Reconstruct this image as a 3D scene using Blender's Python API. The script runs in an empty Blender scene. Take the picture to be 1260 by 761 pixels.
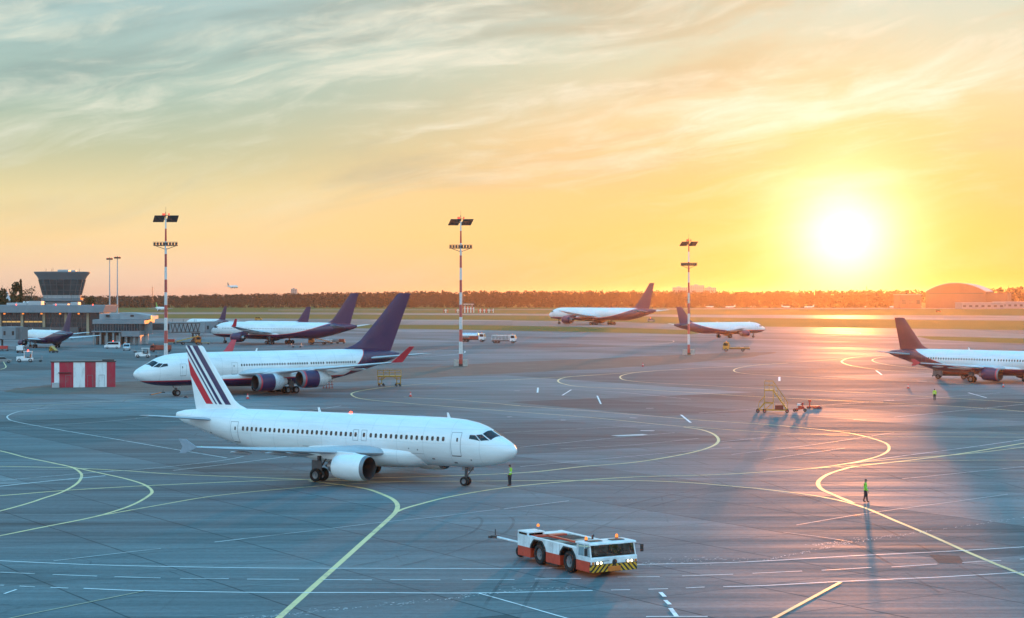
import bpy, bmesh, math, random
from mathutils import Vector, Matrix
R = math.radians
PI = math.pi
random.seed(7)
SC = bpy.context.scene
COL = SC.collection

# ------------------------------------------------------------------ camera
F, HX, HY, CAMH = 2200.0, 630.0, 364.0, 15.8
cam = bpy.data.cameras.new('camera')
cam.sensor_width = 36.0
cam.lens = F / 1260 * 36
cam.shift_y = -(380.5 - HY) / 1260
cam.clip_start = 0.5
cam.clip_end = 30000
camo = bpy.data.objects.new('camera', cam)
camo.location = (0, 0, CAMH)
camo.rotation_euler = (R(90), 0, 0)
COL.objects.link(camo)
SC.camera = camo

def G(px, py, z=0.0):
    """ground point seen at a pixel of the 1260 x 761 photograph"""
    d = F * (CAMH - z) / (py - HY)
    return ((px - HX) / F * d, d)

def S(r, g, b):
    def f(c):
        c /= 255.0
        return c / 12.92 if c <= 0.04045 else ((c + 0.055) / 1.055) ** 2.4
    return (f(r), f(g), f(b))

# ------------------------------------------------------------------ node helper
class NT:
    def __init__(s, tree):
        s.t = tree; s.n = tree.nodes; s.l = tree.links
    def new(s, ty, **kw):
        n = s.n.new(ty)
        for k, v in kw.items(): setattr(n, k, v)
        return n
    def put(s, sock, v):
        if isinstance(v, bpy.types.NodeSocket): s.l.new(v, sock)
        elif v is not None:
            if hasattr(sock.default_value, '__len__') and not hasattr(v, '__len__'):
                v = (v,) * len(sock.default_value)
            elif hasattr(sock.default_value, '__len__') and len(sock.default_value) == 4 and len(v) == 3:
                v = (*v, 1)
            sock.default_value = v
    def m(s, op, a, b=None, c=None, clamp=False):
        n = s.new('ShaderNodeMath', operation=op, use_clamp=clamp)
        s.put(n.inputs[0], a)
        if b is not None: s.put(n.inputs[1], b)
        if c is not None: s.put(n.inputs[2], c)
        return n.outputs[0]
    def mix(s, f, a, b, blend='MIX'):
        n = s.new('ShaderNodeMix', data_type='RGBA', blend_type=blend)
        s.put(n.inputs[0], f); s.put(n.inputs[6], a); s.put(n.inputs[7], b)
        return n.outputs[2]
    def ramp(s, f, stops, interp='LINEAR'):
        n = s.new('ShaderNodeValToRGB')
        cr = n.color_ramp; cr.interpolation = interp
        while len(cr.elements) < len(stops): cr.elements.new(0.5)
        for e, (p, c) in zip(cr.elements, stops):
            e.position = p; e.color = (*c, 1) if hasattr(c, '__len__') else (c, c, c, 1)
        s.put(n.inputs[0], f)
        return n.outputs[0]
    def maprange(s, v, a, b, c=0.0, d=1.0, smooth=True):
        n = s.new('ShaderNodeMapRange', interpolation_type='SMOOTHSTEP' if smooth else 'LINEAR')
        for i, x in enumerate((v, a, b, c, d)): s.put(n.inputs[i], x)
        return n.outputs[0]
    def noise(s, vec, scale, detail=3, rough=.55, dist=0.0):
        n = s.new('ShaderNodeTexNoise')
        if vec is not None: s.put(n.inputs['Vector'], vec)
        s.put(n.inputs['Scale'], scale); s.put(n.inputs['Detail'], detail)
        s.put(n.inputs['Roughness'], rough); s.put(n.inputs['Distortion'], dist)
        return n.outputs[0]
    def mapping(s, vec, loc=(0, 0, 0), rot=(0, 0, 0), scale=(1, 1, 1)):
        n = s.new('ShaderNodeMapping')
        s.put(n.inputs[0], vec); n.inputs[1].default_value = loc
        n.inputs[2].default_value = rot; n.inputs[3].default_value = scale
        return n.outputs[0]
    def sep(s, vec):
        n = s.new('ShaderNodeSeparateXYZ'); s.put(n.inputs[0], vec); return n.outputs
    def comb(s, x, y, z):
        n = s.new('ShaderNodeCombineXYZ')
        for i, v in enumerate((x, y, z)): s.put(n.inputs[i], v)
        return n.outputs[0]
    def obj(s):
        return s.new('ShaderNodeTexCoord').outputs['Object']
    def geo(s):
        return s.new('ShaderNodeNewGeometry').outputs['Position']

def new_mat(name):
    m = bpy.data.materials.new(name); m.use_nodes = True
    nt = NT(m.node_tree)
    b = m.node_tree.nodes['Principled BSDF']
    return m, nt, b

_mc = {}
def paint(name, col, rough=.45, metal=0.0, var=.12, scale=1.5, coat=0.0, emit=None, es=1.0):
    """procedural paint: a base colour with grime variation and uneven gloss"""
    if name in _mc: return _mc[name]
    m, nt, b = new_mat(name)
    o = nt.obj()
    n = nt.noise(o, scale, 4, .6)
    c1 = tuple(max(0, x * (1 - var)) for x in col)
    c2 = tuple(min(1, x * (1 + var * .6)) for x in col)
    nt.put(b.inputs['Base Color'], nt.ramp(n, [(.3, c1), (.7, c2)]))
    n2 = nt.noise(o, scale * 3.1, 3, .6)
    nt.put(b.inputs['Roughness'], nt.maprange(n2, .25, .75, max(.03, rough - .08), min(1, rough + .1)))
    nt.put(b.inputs['Metallic'], metal)
    if coat: nt.put(b.inputs['Coat Weight'], coat); nt.put(b.inputs['Coat Roughness'], .12)
    if emit:
        nt.put(b.inputs['Emission Color'], emit); nt.put(b.inputs['Emission Strength'], es)
    _mc[name] = m
    return m

# ------------------------------------------------------------------ mesh builder
class MB:
    def __init__(s): s.v = []; s.f = []; s.mi = []
    def face(s, pts, mi=0):
        i = len(s.v); s.v += [tuple(p) for p in pts]
        s.f.append(tuple(range(i, i + len(pts)))); s.mi.append(mi)
    def box(s, x0, x1, y0, y1, z0, z1, mi=0):
        i = len(s.v)
        s.v += [(x0,y0,z0),(x1,y0,z0),(x1,y1,z0),(x0,y1,z0),(x0,y0,z1),(x1,y0,z1),(x1,y1,z1),(x0,y1,z1)]
        for q in ((0,3,2,1),(4,5,6,7),(0,1,5,4),(1,2,6,5),(2,3,7,6),(3,0,4,7)):
            s.f.append(tuple(i + k for k in q)); s.mi.append(mi)
        return s
    def prism(s, poly, axis, a, b, mi=0):
        """extrude a 2-D polygon along an axis: 'y' poly=(x,z), 'x' poly=(y,z), 'z' poly=(x,y)"""
        def P(p, t):
            return {'y': (p[0], t, p[1]), 'x': (t, p[0], p[1]), 'z': (p[0], p[1], t)}[axis]
        n = len(poly); i = len(s.v)
        s.v += [P(p, a) for p in poly] + [P(p, b) for p in poly]
        s.f.append(tuple(i + k for k in range(n))); s.mi.append(mi)
        s.f.append(tuple(i + n + k for k in reversed(range(n)))); s.mi.append(mi)
        for k in range(n):
            s.f.append((i + k, i + n + k, i + n + (k + 1) % n, i + (k + 1) % n)); s.mi.append(mi)
        return s
    def cyl(s, p0, p1, r0, r1=None, n=12, mi=0, caps=True):
        r1 = r0 if r1 is None else r1
        p0 = Vector(p0); p1 = Vector(p1); d = (p1 - p0)
        if d.length < 1e-6: return s
        d.normalize()
        a = d.orthogonal().normalized(); b = d.cross(a)
        i = len(s.v)
        for p, r in ((p0, r0), (p1, r1)):
            for k in range(n):
                t = 2 * PI * k / n
                s.v.append(tuple(p + a * (r * math.cos(t)) + b * (r * math.sin(t))))
        for k in range(n):
            s.f.append((i + k, i + (k + 1) % n, i + n + (k + 1) % n, i + n + k)); s.mi.append(mi)
        if caps:
            s.f.append(tuple(i + k for k in reversed(range(n)))); s.mi.append(mi)
            s.f.append(tuple(i + n + k for k in range(n))); s.mi.append(mi)
        return s
    def bar(s, p0, p1, w, h=None, mi=0):
        """square bar between two points"""
        h = w if h is None else h
        p0 = Vector(p0); p1 = Vector(p1); d = (p1 - p0).normalized()
        up = Vector((0, 0, 1)) if abs(d.z) < .95 else Vector((0, 1, 0))
        a = d.cross(up).normalized(); b = a.cross(d)
        i = len(s.v)
        for p in (p0, p1):
            for sa, sb in ((-1,-1),(1,-1),(1,1),(-1,1)):
                s.v.append(tuple(p + a * (sa * w / 2) + b * (sb * h / 2)))
        for q in ((0,3,2,1),(4,5,6,7),(0,1,5,4),(1,2,6,5),(2,3,7,6),(3,0,4,7)):
            s.f.append(tuple(i + k for k in q)); s.mi.append(mi)
        return s
    def lathe(s, prof, o, ax='x', n=24, mi=0, close=False):
        """revolve [(t, r)] about an axis through o"""
        i = len(s.v); o = Vector(o)
        for t, r in prof:
            for k in range(n):
                a = 2 * PI * k / n; c, q = r * math.cos(a), r * math.sin(a)
                s.v.append(tuple(o + Vector({'x': (t, c, q), 'y': (q, t, c), 'z': (c, q, t)}[ax])))
        m = len(prof)
        for j in range(m - 1):
            mm = mi[j] if isinstance(mi, (list, tuple)) else mi
            for k in range(n):
                k2 = (k + 1) % n
                s.f.append((i + j*n + k, i + j*n + k2, i + (j+1)*n + k2, i + (j+1)*n + k)); s.mi.append(mm)
        return s
    def loft(s, rings, mi=0, cap0=True, cap1=True):
        i = len(s.v); n = len(rings[0])
        for r in rings: s.v += [tuple(p) for p in r]
        for j in range(len(rings) - 1):
            for k in range(n):
                k2 = (k + 1) % n
                s.f.append((i + j*n + k, i + j*n + k2, i + (j+1)*n + k2, i + (j+1)*n + k)); s.mi.append(mi)
        if cap0: s.f.append(tuple(i + k for k in reversed(range(n)))); s.mi.append(mi)
        if cap1:
            j = (len(rings) - 1) * n
            s.f.append(tuple(i + j + k for k in range(n))); s.mi.append(mi)
        return s
    def grid(s, P, nu, nv, mi=0):
        """P(a,b) -> point for a,b in 0..1"""
        i = len(s.v)
        for a in range(nu + 1):
            for b in range(nv + 1): s.v.append(tuple(P(a / nu, b / nv)))
        for a in range(nu):
            for b in range(nv):
                q = i + a * (nv + 1) + b
                s.f.append((q, q + nv + 1, q + nv + 2, q + 1)); s.mi.append(mi)
        return s
    def build(s, name, mats, parent=None, smooth=0, bevel=0, loc=None, recalc=True):
        me = bpy.data.meshes.new(name)
        me.from_pydata(s.v, [], s.f)
        mats = mats if isinstance(mats, (list, tuple)) else [mats]
        for m in mats: me.materials.append(m)
        me.polygons.foreach_set('material_index', s.mi)
        if recalc:
            bm = bmesh.new(); bm.from_mesh(me)
            bmesh.ops.remove_doubles(bm, verts=bm.verts, dist=1e-5)
            bmesh.ops.recalc_face_normals(bm, faces=bm.faces)
            bm.to_mesh(me); bm.free()
        if smooth:
            me.polygons.foreach_set('use_smooth', [True] * len(me.polygons))
            me.set_sharp_from_angle(angle=R(smooth))
        me.update()
        o = bpy.data.objects.new(name, me); COL.objects.link(o)
        if parent: o.parent = parent
        if loc: o.location = loc
        if bevel:
            b = o.modifiers.new('bevel', 'BEVEL'); b.width = bevel; b.segments = 2
            b.limit_method = 'ANGLE'; b.angle_limit = R(40)
        return o

def tag(o, label=None, cat=None, group=None, kind=None):
    if label: o['label'] = label
    if cat: o['category'] = cat
    if group: o['group'] = group
    if kind: o['kind'] = kind
    return o

def thing(name, label, cat, loc=(0, 0, 0), rz=0.0, group=None, k=1.0):
    o = bpy.data.objects.new(name, None); COL.objects.link(o)
    o.empty_display_size = .5
    o.location = (loc[0], loc[1], loc[2] if len(loc) > 2 else 0.016)
    o.rotation_euler = (0, 0, rz); o.scale = (k, k, k)
    return tag(o, label, cat, group)

def copy_tree(o, parent=None):
    c = o.copy(); COL.objects.link(c); c.parent = parent
    for ch in list(o.children): copy_tree(ch, c)
    return c

def another(o, label, loc, rz=None):
    c = copy_tree(o); c.location = (loc[0], loc[1], loc[2] if len(loc) > 2 else 0.016)
    if rz is not None: c.rotation_euler = (0, 0, rz)
    c['label'] = label
    return c

# ------------------------------------------------------------------ common materials
M_TYRE = paint('rubber', (.010, .010, .011), .8, var=.3)
M_RIM = paint('wheel_rim', (.20, .21, .23), .5, .4)
M_STEEL = paint('bare_steel', (.3, .31, .33), .38, .8)
M_DSTEEL = paint('dark_steel', (.06, .06, .065), .5, .5)
M_BLACK = paint('black_plastic', (.015, .015, .016), .45)
M_GLASS = paint('dark_glass', (.012, .016, .022), .06, var=.3)
M_WHITE = paint('white_paint', (.78, .79, .8), .35, coat=.3, var=.05)
M_GREYP = paint('grey_paint', (.38, .4, .42), .45, var=.12)
M_RED = paint('red_paint', (.5, .03, .025), .4, coat=.2)
M_YEL = paint('yellow_paint', (.46, .25, .03), .45, var=.2)
M_ORA = paint('orange_paint', (.6, .16, .02), .45)
M_CONC = paint('concrete', (.36, .35, .33), .85, var=.25)
M_LAMP_R = paint('red_lamp', (.6, .03, .02), .3, emit=(1, .06, .03), es=6)
M_LAMP_A = paint('amber_lamp', (.7, .2, .02), .25, emit=(1, .2, .02), es=1.2)
M_HEAD = paint('head_lamp', (.9, .85, .7), .2, emit=(1, .84, .5), es=2.6)
M_LENS = paint('lamp_glass', (.09, .09, .09), .15)
M_FLOOD = paint('floodlight_housing', (.05, .05, .055), .5, .3)
# ------------------------------------------------------------------ airliners
NOSE_T = [(0, -.12, -.12, 0), (.012, -.075, -.165, .045), (.04, -.035, -.205, .085), (.1, .02, -.255, .145), (.2, .08, -.315, .21),
          (.35, .15, -.38, .28), (.5, .222, -.42, .335), (.64, .30, -.447, .378), (.78, .362, -.467, .412), (1.0, .425, -.488, .455),
          (1.3, .473, -.498, .484), (1.65, .496, -.5, .498), (2.0, .5, -.5, .5)]
TAIL_T = [(0, .5, -.5, .5), (.12, .5, -.478, .495), (.25, .5, -.42, .478), (.4, .496, -.32, .435), (.55, .485, -.205, .37),
          (.7, .466, -.08, .292), (.83, .44, .035, .212), (.93, .41, .125, .14), (.98, .385, .18, .10), (1, .36, .215, .07)]

def lerp_table(t, tab):
    for a, b in zip(tab, tab[1:]):
        if t <= b[0]:
            k = (t - a[0]) / (b[0] - a[0])
            return [a[i] + (b[i] - a[i]) * k for i in range(1, 4)]
    return list(tab[-1][1:])

class Body:
    """fuselage surface: u metres behind the nose tip, th angle from the top (positive to port)"""
    def __init__(s, L, D, ng, zc, tail=3.3, hk=1.0):
        s.L, s.D, s.ng, s.zc, s.tail, s.hk = L, D, ng, zc, tail * D, hk
    def prof(s, u):
        if u < 2 * s.D: r = lerp_table(u / s.D, NOSE_T)
        elif u > s.L - s.tail: r = lerp_table((u - s.L + s.tail) / s.tail, TAIL_T)
        else: r = [.5, -.5, .5]
        return s.zc + r[0] * s.D * s.hk, s.zc + r[1] * s.D * s.hk, r[2] * s.D
    def P(s, u, th, off=0.0):
        t, b, w = s.prof(u)
        c, h = (t + b) / 2, (t - b) / 2
        n = Vector((0, math.sin(th) * h, math.cos(th) * w))
        n = n.normalized() if n.length > 1e-9 else Vector((1, 0, 0))
        return Vector((s.ng - u, w * math.sin(th), c + h * math.cos(th))) + n * off
    def th_of(s, u, z):
        t, b, w = s.prof(u)
        return math.acos(max(-1, min(1, (z + s.zc - (t + b) / 2) / ((t - b) / 2))))
    def mesh(s, n=40):
        us = [x * s.D for x in (0, .004, .012, .025, .045, .07, .1, .14, .19, .25, .32, .4, .48, .56, .64, .72, .8, .9, 1.0, 1.15, 1.3, 1.5, 1.75, 2.0)]
        a, b = 2 * s.D, s.L - s.tail
        us += [a + (b - a) * i / 10 for i in range(1, 11)]
        us += [b + s.tail * i / 14 for i in range(1, 15)]
        rings = []
        for u in us:
            rings.append([s.P(max(u, 1e-4), -2 * PI * k / n) for k in range(n)])
        return MB().loft(rings, cap0=True, cap1=True)

def airfoil(n=12, t=.12):
    """closed section, x 0 (leading edge) .. 1, list of (x, z)"""
    def th(x): return 5 * t * (.2969 * math.sqrt(x) - .126 * x - .3516 * x**2 + .2843 * x**3 - .1036 * x**4)
    xs = [(1 - math.cos(PI * i / n)) / 2 for i in range(n + 1)]
    up = [(x, th(x) + .018 * math.sin(PI * x)) for x in xs]
    lo = [(x, -th(x) * .85 + .018 * math.sin(PI * x)) for x in xs]
    return up + lo[-2:0:-1]

def wing_mesh(secs, vertical=False, n=12):
    """secs: (span, x leading edge, chord, z, thickness)"""
    rings = []
    for (y, xl, c, z, t) in secs:
        af = airfoil(n, t)
        if vertical: rings.append([(xl - p[0] * c, (p[1] - .018 * math.sin(PI * p[0])) * c, y) for p in af])
        else: rings.append([(xl - p[0] * c, y, z + p[1] * c) for p in af])
    return MB().loft(rings)

def livery(name, body, lower, stripe, white=(.78, .80, .82), ua=.5, ub=.8, p=2.0, hz=-.64, base_only=False, tailcone=None):
    """white hull with a coloured belly that sweeps up over the tail behind a thin coloured line"""
    if name in _mc: return _mc[name]
    m, nt, b = new_mat(name)
    o = nt.obj(); x, y, z = nt.sep(o)
    u = nt.m('SUBTRACT', body.ng, x)
    # faint panel joints and grime
    pj = nt.m('ABSOLUTE', nt.m('SUBTRACT', nt.m('FRACT', nt.m('DIVIDE', u, body.D * .68)), .5))
    line = nt.maprange(pj, .486, .495, 0, 1)
    zr = nt.m('SUBTRACT', z, body.zc)
    pj2 = nt.m('ABSOLUTE', nt.m('SUBTRACT', nt.m('FRACT', nt.m('DIVIDE', zr, body.D * .31)), .5))
    line2 = nt.maprange(pj2, .474, .490, 0, .7)
    grime = nt.noise(nt.mapping(o, scale=(.25, 1, 1.6)), .9, 5, .65)
    w1 = tuple(c * .86 for c in white)
    wcol = nt.ramp(grime, [(.3, w1), (.62, white)])
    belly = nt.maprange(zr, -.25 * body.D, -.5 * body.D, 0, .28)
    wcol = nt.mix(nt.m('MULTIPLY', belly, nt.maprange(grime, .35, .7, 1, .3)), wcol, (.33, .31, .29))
    wcol = nt.mix(nt.m('MULTIPLY', nt.m('MAXIMUM', line, line2), .26), wcol, (.25, .26, .28))
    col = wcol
    if not base_only:
        t = nt.m('DIVIDE', nt.m('SUBTRACT', u, ua * body.L), (ub - ua) * body.L, clamp=True)
        h = nt.m('ADD', nt.m('MULTIPLY', nt.m('POWER', t, p), body.D * .5 * (1.05 - hz)), hz * body.D * .5)
        d = nt.m('SUBTRACT', zr, h)
        lw = body.D * .034
        lowc = nt.ramp(grime, [(.3, tuple(c * .75 for c in lower)), (.7, lower)])
        col = nt.mix(nt.maprange(d, lw, lw * 1.02, 1, 0, False), wcol, stripe)
        col = nt.mix(nt.maprange(d, -lw * .1, 0, 1, 0, False), col, lowc)
    nt.put(b.inputs['Base Color'], col)
    nt.put(b.inputs['Roughness'], nt.maprange(grime, .3, .7, .42, .27))
    nt.put(b.inputs['Coat Weight'], .25); nt.put(b.inputs['Coat Roughness'], .15)
    _mc[name] = m
    return m

def octa(a, b, n=10):
    return [(a * math.copysign(abs(math.cos(t)) ** .6, math.cos(t)), b * math.copysign(abs(math.sin(t)) ** .6, math.sin(t)))
            for t in [2 * PI * i / n for i in range(n)]]

def window_mesh(body, u, z, side, a, b, off=.012):
    th0 = body.th_of(u, z); mb = MB(); t, bb, w = body.prof(u); h = (t - bb) / 2
    pts = [body.P(u + du, side * (th0 + dz / h), off) for du, dz in octa(a, b)]
    mb.face(pts); return mb

def patch_mesh(body, c, off=.012, n=6, side=1):
    """bilinear patch, corners c = four (u, th in degrees)"""
    def P(a, b):
        u = (c[0][0]*(1-a) + c[1][0]*a)*(1-b) + (c[3][0]*(1-a) + c[2][0]*a)*b
        t = (c[0][1]*(1-a) + c[1][1]*a)*(1-b) + (c[3][1]*(1-a) + c[2][1]*a)*b
        return body.P(u, side * R(t), off)
    return MB().grid(P, n, n)

def door_mesh(body, u, z0, z1, wd, side, lw=.05, off=.014):
    """door leaf outlined by a dark seam: white leaf (0), seam (1), sill (2)"""
    mb = MB()
    def band(ua, ub, za, zb, mi, o, n=8):
        def P(a, b):
            uu = ua + (ub - ua) * a; zz = za + (zb - za) * b
            return body.P(uu, side * body.th_of(uu, zz), o)
        mb.grid(P, 2, n, mi)
    a, b = u - wd / 2, u + wd / 2
    band(a, b, z0, z1, 0, off)
    band(a - lw, a, z0 - lw, z1 + lw, 1, off + .002); band(b, b + lw, z0 - lw, z1 + lw, 1, off + .002)
    band(a, b, z1, z1 + lw, 1, off + .002, 2); band(a, b, z0 - lw * 2, z0, 2, off + .004, 2)
    um = a + wd * .35
    band(um - .08, um + .08, z1 - .72, z1 - .42, 2, off + .004, 2)
    return mb

def wheel(parent, x, y, r, w, z=None, hi=True):
    """tyre and rim; wheel axis along y"""
    z = r if z is None else z
    n = 24 if hi else 14
    t = MB().lathe([(-w/2*.6, r*.55), (-w/2, r*.62), (-w/2, r*.88), (-w/2*.72, r*.985), (0, r), (w/2*.72, r*.985), (w/2, r*.88), (w/2, r*.62), (w/2*.6, r*.55)], (x, y, z), 'y', n)
    t.build('tyre', M_TYRE, parent, smooth=40)
    m = MB()
    for s in (-1, 1):
        m.lathe([(s*w*.30, r*.56), (s*w*.36, r*.5), (s*w*.30, r*.4), (s*w*.24, r*.2), (s*w*.38, r*.17), (s*w*.38, .001)], (x, y, z), 'y', n)
    m.build('rim', M_RIM, parent, smooth=40)

def gear(root, name, x, y, ztop, r, w, pair, bogie=0, strut=.13, hi=True, door=None, lean=0.0):
    mb = MB()
    mb.cyl((x + lean, y, ztop), (x, y, r * 1.5), strut * 1.25, strut * 1.15)
    mb.cyl((x, y, r * 1.5), (x, y, r), strut * .75)
    mb.cyl((x, y - pair, r), (x, y + pair, r), strut * .5)
    mb.bar((x + lean + .9, y, ztop), (x + .1, y, r * 2.0), strut * .7)
    mb.bar((x - .1, y, r * 1.9), (x - .38, y, r * 1.5), strut * .4); mb.bar((x - .38, y, r * 1.5), (x - .08, y, r * 1.05), strut * .4)
    if bogie: mb.bar((x - bogie, y, r), (x + bogie, y, r), strut * 1.5)
    g = mb.build(name, M_GEAR, root, smooth=35)
    for bx in ((-bogie, bogie) if bogie else (0,)):
        for s in (-1, 1): wheel(g, x + bx, y + s * pair, r, w, hi=hi)
    if door:
        dm = MB(); dm.box(x - door[0], x + door[0], y + door[3], y + door[3] + .05, ztop - door[1] - door[2], ztop - door[1])
        dm.build('gear_door', M_GEAR if name == 'main_gear' else M_GREYP, root, bevel=.02)
    return g

def engine(root, x, y, z, L, rad, cowl, core, lip, hi=True, cowl_frac=None, pyl=None, ring=None):
    """turbofan: x = intake front"""
    n = 32 if hi else 18
    k = rad
    prof = [(.42*L, .72*k), (.32*L, .74*k), (.1*L, .76*k), (.03*L, .79*k), (.0, .84*k), (.02*L, .89*k), (.07*L, .94*k)]
    outer = [(.07*L, .94*k), (.16*L, .985*k), (.3*L, 1*k), (.48*L, .985*k), (.62*L, .93*k), (.74*L, .845*k), (.745*L, .80*k), (.60*L, .78*k)]
    corep = [(.55*L, .62*k), (.74*L, .56*k), (.9*L, .43*k), (.905*L, .38*k), (.80*L, .36*k)]
    plug = [(.78*L, .26*k), (.9*L, .24*k), (1.02*L, .06*k), (1.03*L, .0)]
    def rev(p): return [(x - t, r) for t, r in p]
    split = cowl_frac is not None
    mats = [cowl, core]
    mi = [0] * (len(outer) - 1)
    if split:
        mi = [0 if outer[i + 1][0] <= cowl_frac * L + 1e-3 and i < 4 else 1 for i in range(len(outer) - 1)]
    e = MB().lathe(rev(outer), (0, y, z), 'x', n, mi).build('engine', mats, root, smooth=40)
    MB().lathe(rev(prof), (0, y, z), 'x', n, [1, 1, 1, 1, 0, 0]).build('intake_lip', [lip, M_INTK], e, smooth=60)
    if ring: MB().lathe(rev([(.065*L, .945*k), (.085*L, .962*k), (.105*L, .97*k), (.105*L, .95*k)]), (0, y, z), 'x', n).build('intake_ring', ring, e, smooth=50)
    fan = MB()
    fan.lathe(rev([(.36*L, .74*k), (.36*L, .001)]), (0, y, z), 'x', n)
    if hi:
        for b in range(22):
            a = 2 * PI * b / 22; c, s_ = math.cos(a), math.sin(a); c2, s2 = math.cos(a + .16), math.sin(a + .16)
            fan.face([(x-.335*L, y+.2*k*c, z+.2*k*s_), (x-.315*L, y+.7*k*c, z+.7*k*s_), (x-.35*L, y+.7*k*c2, z+.7*k*s2), (x-.35*L, y+.2*k*c2, z+.2*k*s2)])
    fan.build('fan', M_FAN, e, recalc=False)
    MB().lathe(rev([(.24*L, .001), (.26*L, .07*k), (.31*L, .17*k), (.355*L, .22*k)]), (0, y, z), 'x', 14).build('spinner', M_DSTEEL, e, smooth=60)
    MB().lathe(rev(corep), (0, y, z), 'x', n).build('core_cowl', core if split else M_STEEL, e, smooth=40)
    MB().lathe(rev(plug), (0, y, z), 'x', 14).build('exhaust_cone', M_DSTEEL, e, smooth=60)
    if pyl:
        # pylon from the cowl top to the wing underside
        (xw0, xw1, zw) = pyl
        p = [(x - .2*L, z + .97*k), (x - .36*L, z + .99*k + .12), (xw0, zw + .1), (xw1, zw - .05), (x - 1.05*L, z + .55*k), (x - .74*L, z + .5*k)]
        MB().prism(p, 'y', y - .16*k, y + .16*k).build('pylon', cowl if not split else core, root, bevel=.03)
    return e

def airliner(label, loc, psi, k, sp, group=None, name='airliner'):
    """sp: dict of dimensions; loc = ground point under the nose gear; psi = heading in degrees from +x"""
    D, L = sp['D'], sp['L']; hi = sp.get('hi', 2); ng = sp['ng']
    body = Body(L, D, ng, sp['zc'], sp.get('tail', 3.3), sp.get('hk', 1.0))
    root = thing(name, label, 'airplane', loc, R(psi), group, k)
    fm, tm, wm = sp['mats'](body)
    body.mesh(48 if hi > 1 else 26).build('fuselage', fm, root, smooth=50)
    X = lambda u: ng - u
    sw = sp['wing']       # u of root LE, root chord, tip u LE, tip chord, half span, root z, tip z, kink y
    ur, cr, ut, ct, hs, zr, zt, yk = sw
    y0 = D * .30
    kk = (yk - y0) / (hs - y0)
    tipm = sp.get('tip', wm)
    for s in (1, -1):
        u_k = ur + (ut - ur) * kk; te_r = ur + cr; te_t = ut + ct
        te_k = te_r + (te_t - te_r) * kk * .32
        def zz(f): return zr + (zt - zr) * (f * .8 + .2 * f * f)
        secs = [(s * y0, X(ur), cr, zr, .145), (s * yk, X(u_k), te_k - u_k, zz(kk), .12)]
        for f in (.5, .75, 1.0):
            q = kk + (1 - kk) * f
            secs.append((s * (y0 + (hs - y0) * q), X(ur + (ut - ur) * q), (te_k - u_k) + (ct - (te_k - u_k)) * f, zz(q), .115 - .02 * f))
        wing_mesh(secs).build('wing', wm, root, smooth=35)
        wl = sp.get('winglet')
        if wl == 'fence':
            h = .62
            p = [(X(ut) + .1, zt), (X(ut + ct * .75), zt + h), (X(ut + ct * 1.25), zt + h * 1.02), (X(ut + ct * .98), zt + .0), (X(ut + ct * 1.2), zt - h * .85), (X(ut + ct * .8), zt - h * .8)]
            MB().prism(p, 'y', s * hs - .03, s * hs + .03).build('winglet', tipm, root, bevel=.01)
        elif wl == 'up':
            wh = sp.get('wh', 2.6)
            r = []
            for f in (0, .12, .35, 1.0):
                c = ct * (1 - .55 * f); xl = X(ut + ct * .95 * f * wh / 2.0)
                yy = s * (hs + wh * (.12 * f + .28 * f * f)); z_ = zt + wh * (f ** 1.15)
                r.append([(xl - a * c, yy, z_ + b * c * .5) if f < .05 else (xl - a * c, yy + s * -b * c * .7, z_) for a, b in airfoil(8, .09)])
            MB().loft(r).build('winglet', tipm, root, smooth=40)
        if hi > 0 and sp.get('fair', True):
            for q, ln in ((kk * .98, .12), (.45, .105), (.68, .085)):
                yy = y0 + (hs - y0) * q
                if q < kk: te = te_r + (te_k - te_r) * q / kk
                else: te = te_k + (te_t - te_k) * (q - kk) / (1 - kk)
                l = ln * hs * 1.3; zc = zz(q) - .32 * D / 4
                MB().lathe([(X(te + l * .28), .02), (X(te + l * .1), .10 * D / 4), (X(te - l * .25), .17 * D / 4), (X(te - l * .6), .16 * D / 4), (X(te - l), .02)],
                           (0, s * yy, zc), 'x', 10).build('flap_fairing', wm, root, smooth=50)
        # tailplane
        uh, ch, uht, cht, hh, zh, zht = sp['stab']
        wing_mesh([(s * .25, X(uh), ch, zh, .10), (s * hh * .5, X((uh + uht) / 2), (ch + cht) / 2, (zh + zht) / 2, .10), (s * hh, X(uht), cht, zht, .09)], n=8
                  ).build('tailplane', sp.get('stabm', wm), root, smooth=35)
    # belly fairing
    fx0, fx1 = ur - D * .75, ur + cr + D * .7
    rings = []
    for i in range(13):
        f = i / 12; b_ = math.sin(PI * min(1, max(0, f))) ** .32 if 0 < f < 1 else .02
        hw, hb = D * (.36 + .185 * b_), D * .5 * sp.get('hk', 1) + D * .085 * b_
        ring = []
        for j in range(20):
            a = 2 * PI * j / 20
            ring.append((X(fx0 + (fx1 - fx0) * f), hw * math.copysign(abs(math.cos(a)) ** .7, math.cos(a)), sp['zc'] - D * .26 - (hb - D * .26) * (math.copysign(abs(math.sin(a)) ** .8, math.sin(a)) if math.sin(a) > 0 else math.sin(a) * .5)))
        rings.append(ring)
    MB().loft(rings).build('belly_fairing', sp.get('fairm', fm), root, smooth=60)
    # fin
    fr, fc, ft, fct, fz0, fz1, fil = sp['fin']   # root u LE, root chord, tip u LE, tip chord, z base, z tip, fillet length
    zf = fz0 + (fz1 - fz0) * .10
    lead = lambda z: fr + (ft - fr) * (z - fz0) / (fz1 - fz0)
    trail = lambda z: fr + fc + (ft + fct - fr - fc) * (z - fz0) / (fz1 - fz0)
    secs = [(fz0 - .35, X(lead(fz0) - fil), trail(fz0 - .35) - lead(fz0) + fil, 0, .05)]
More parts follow.
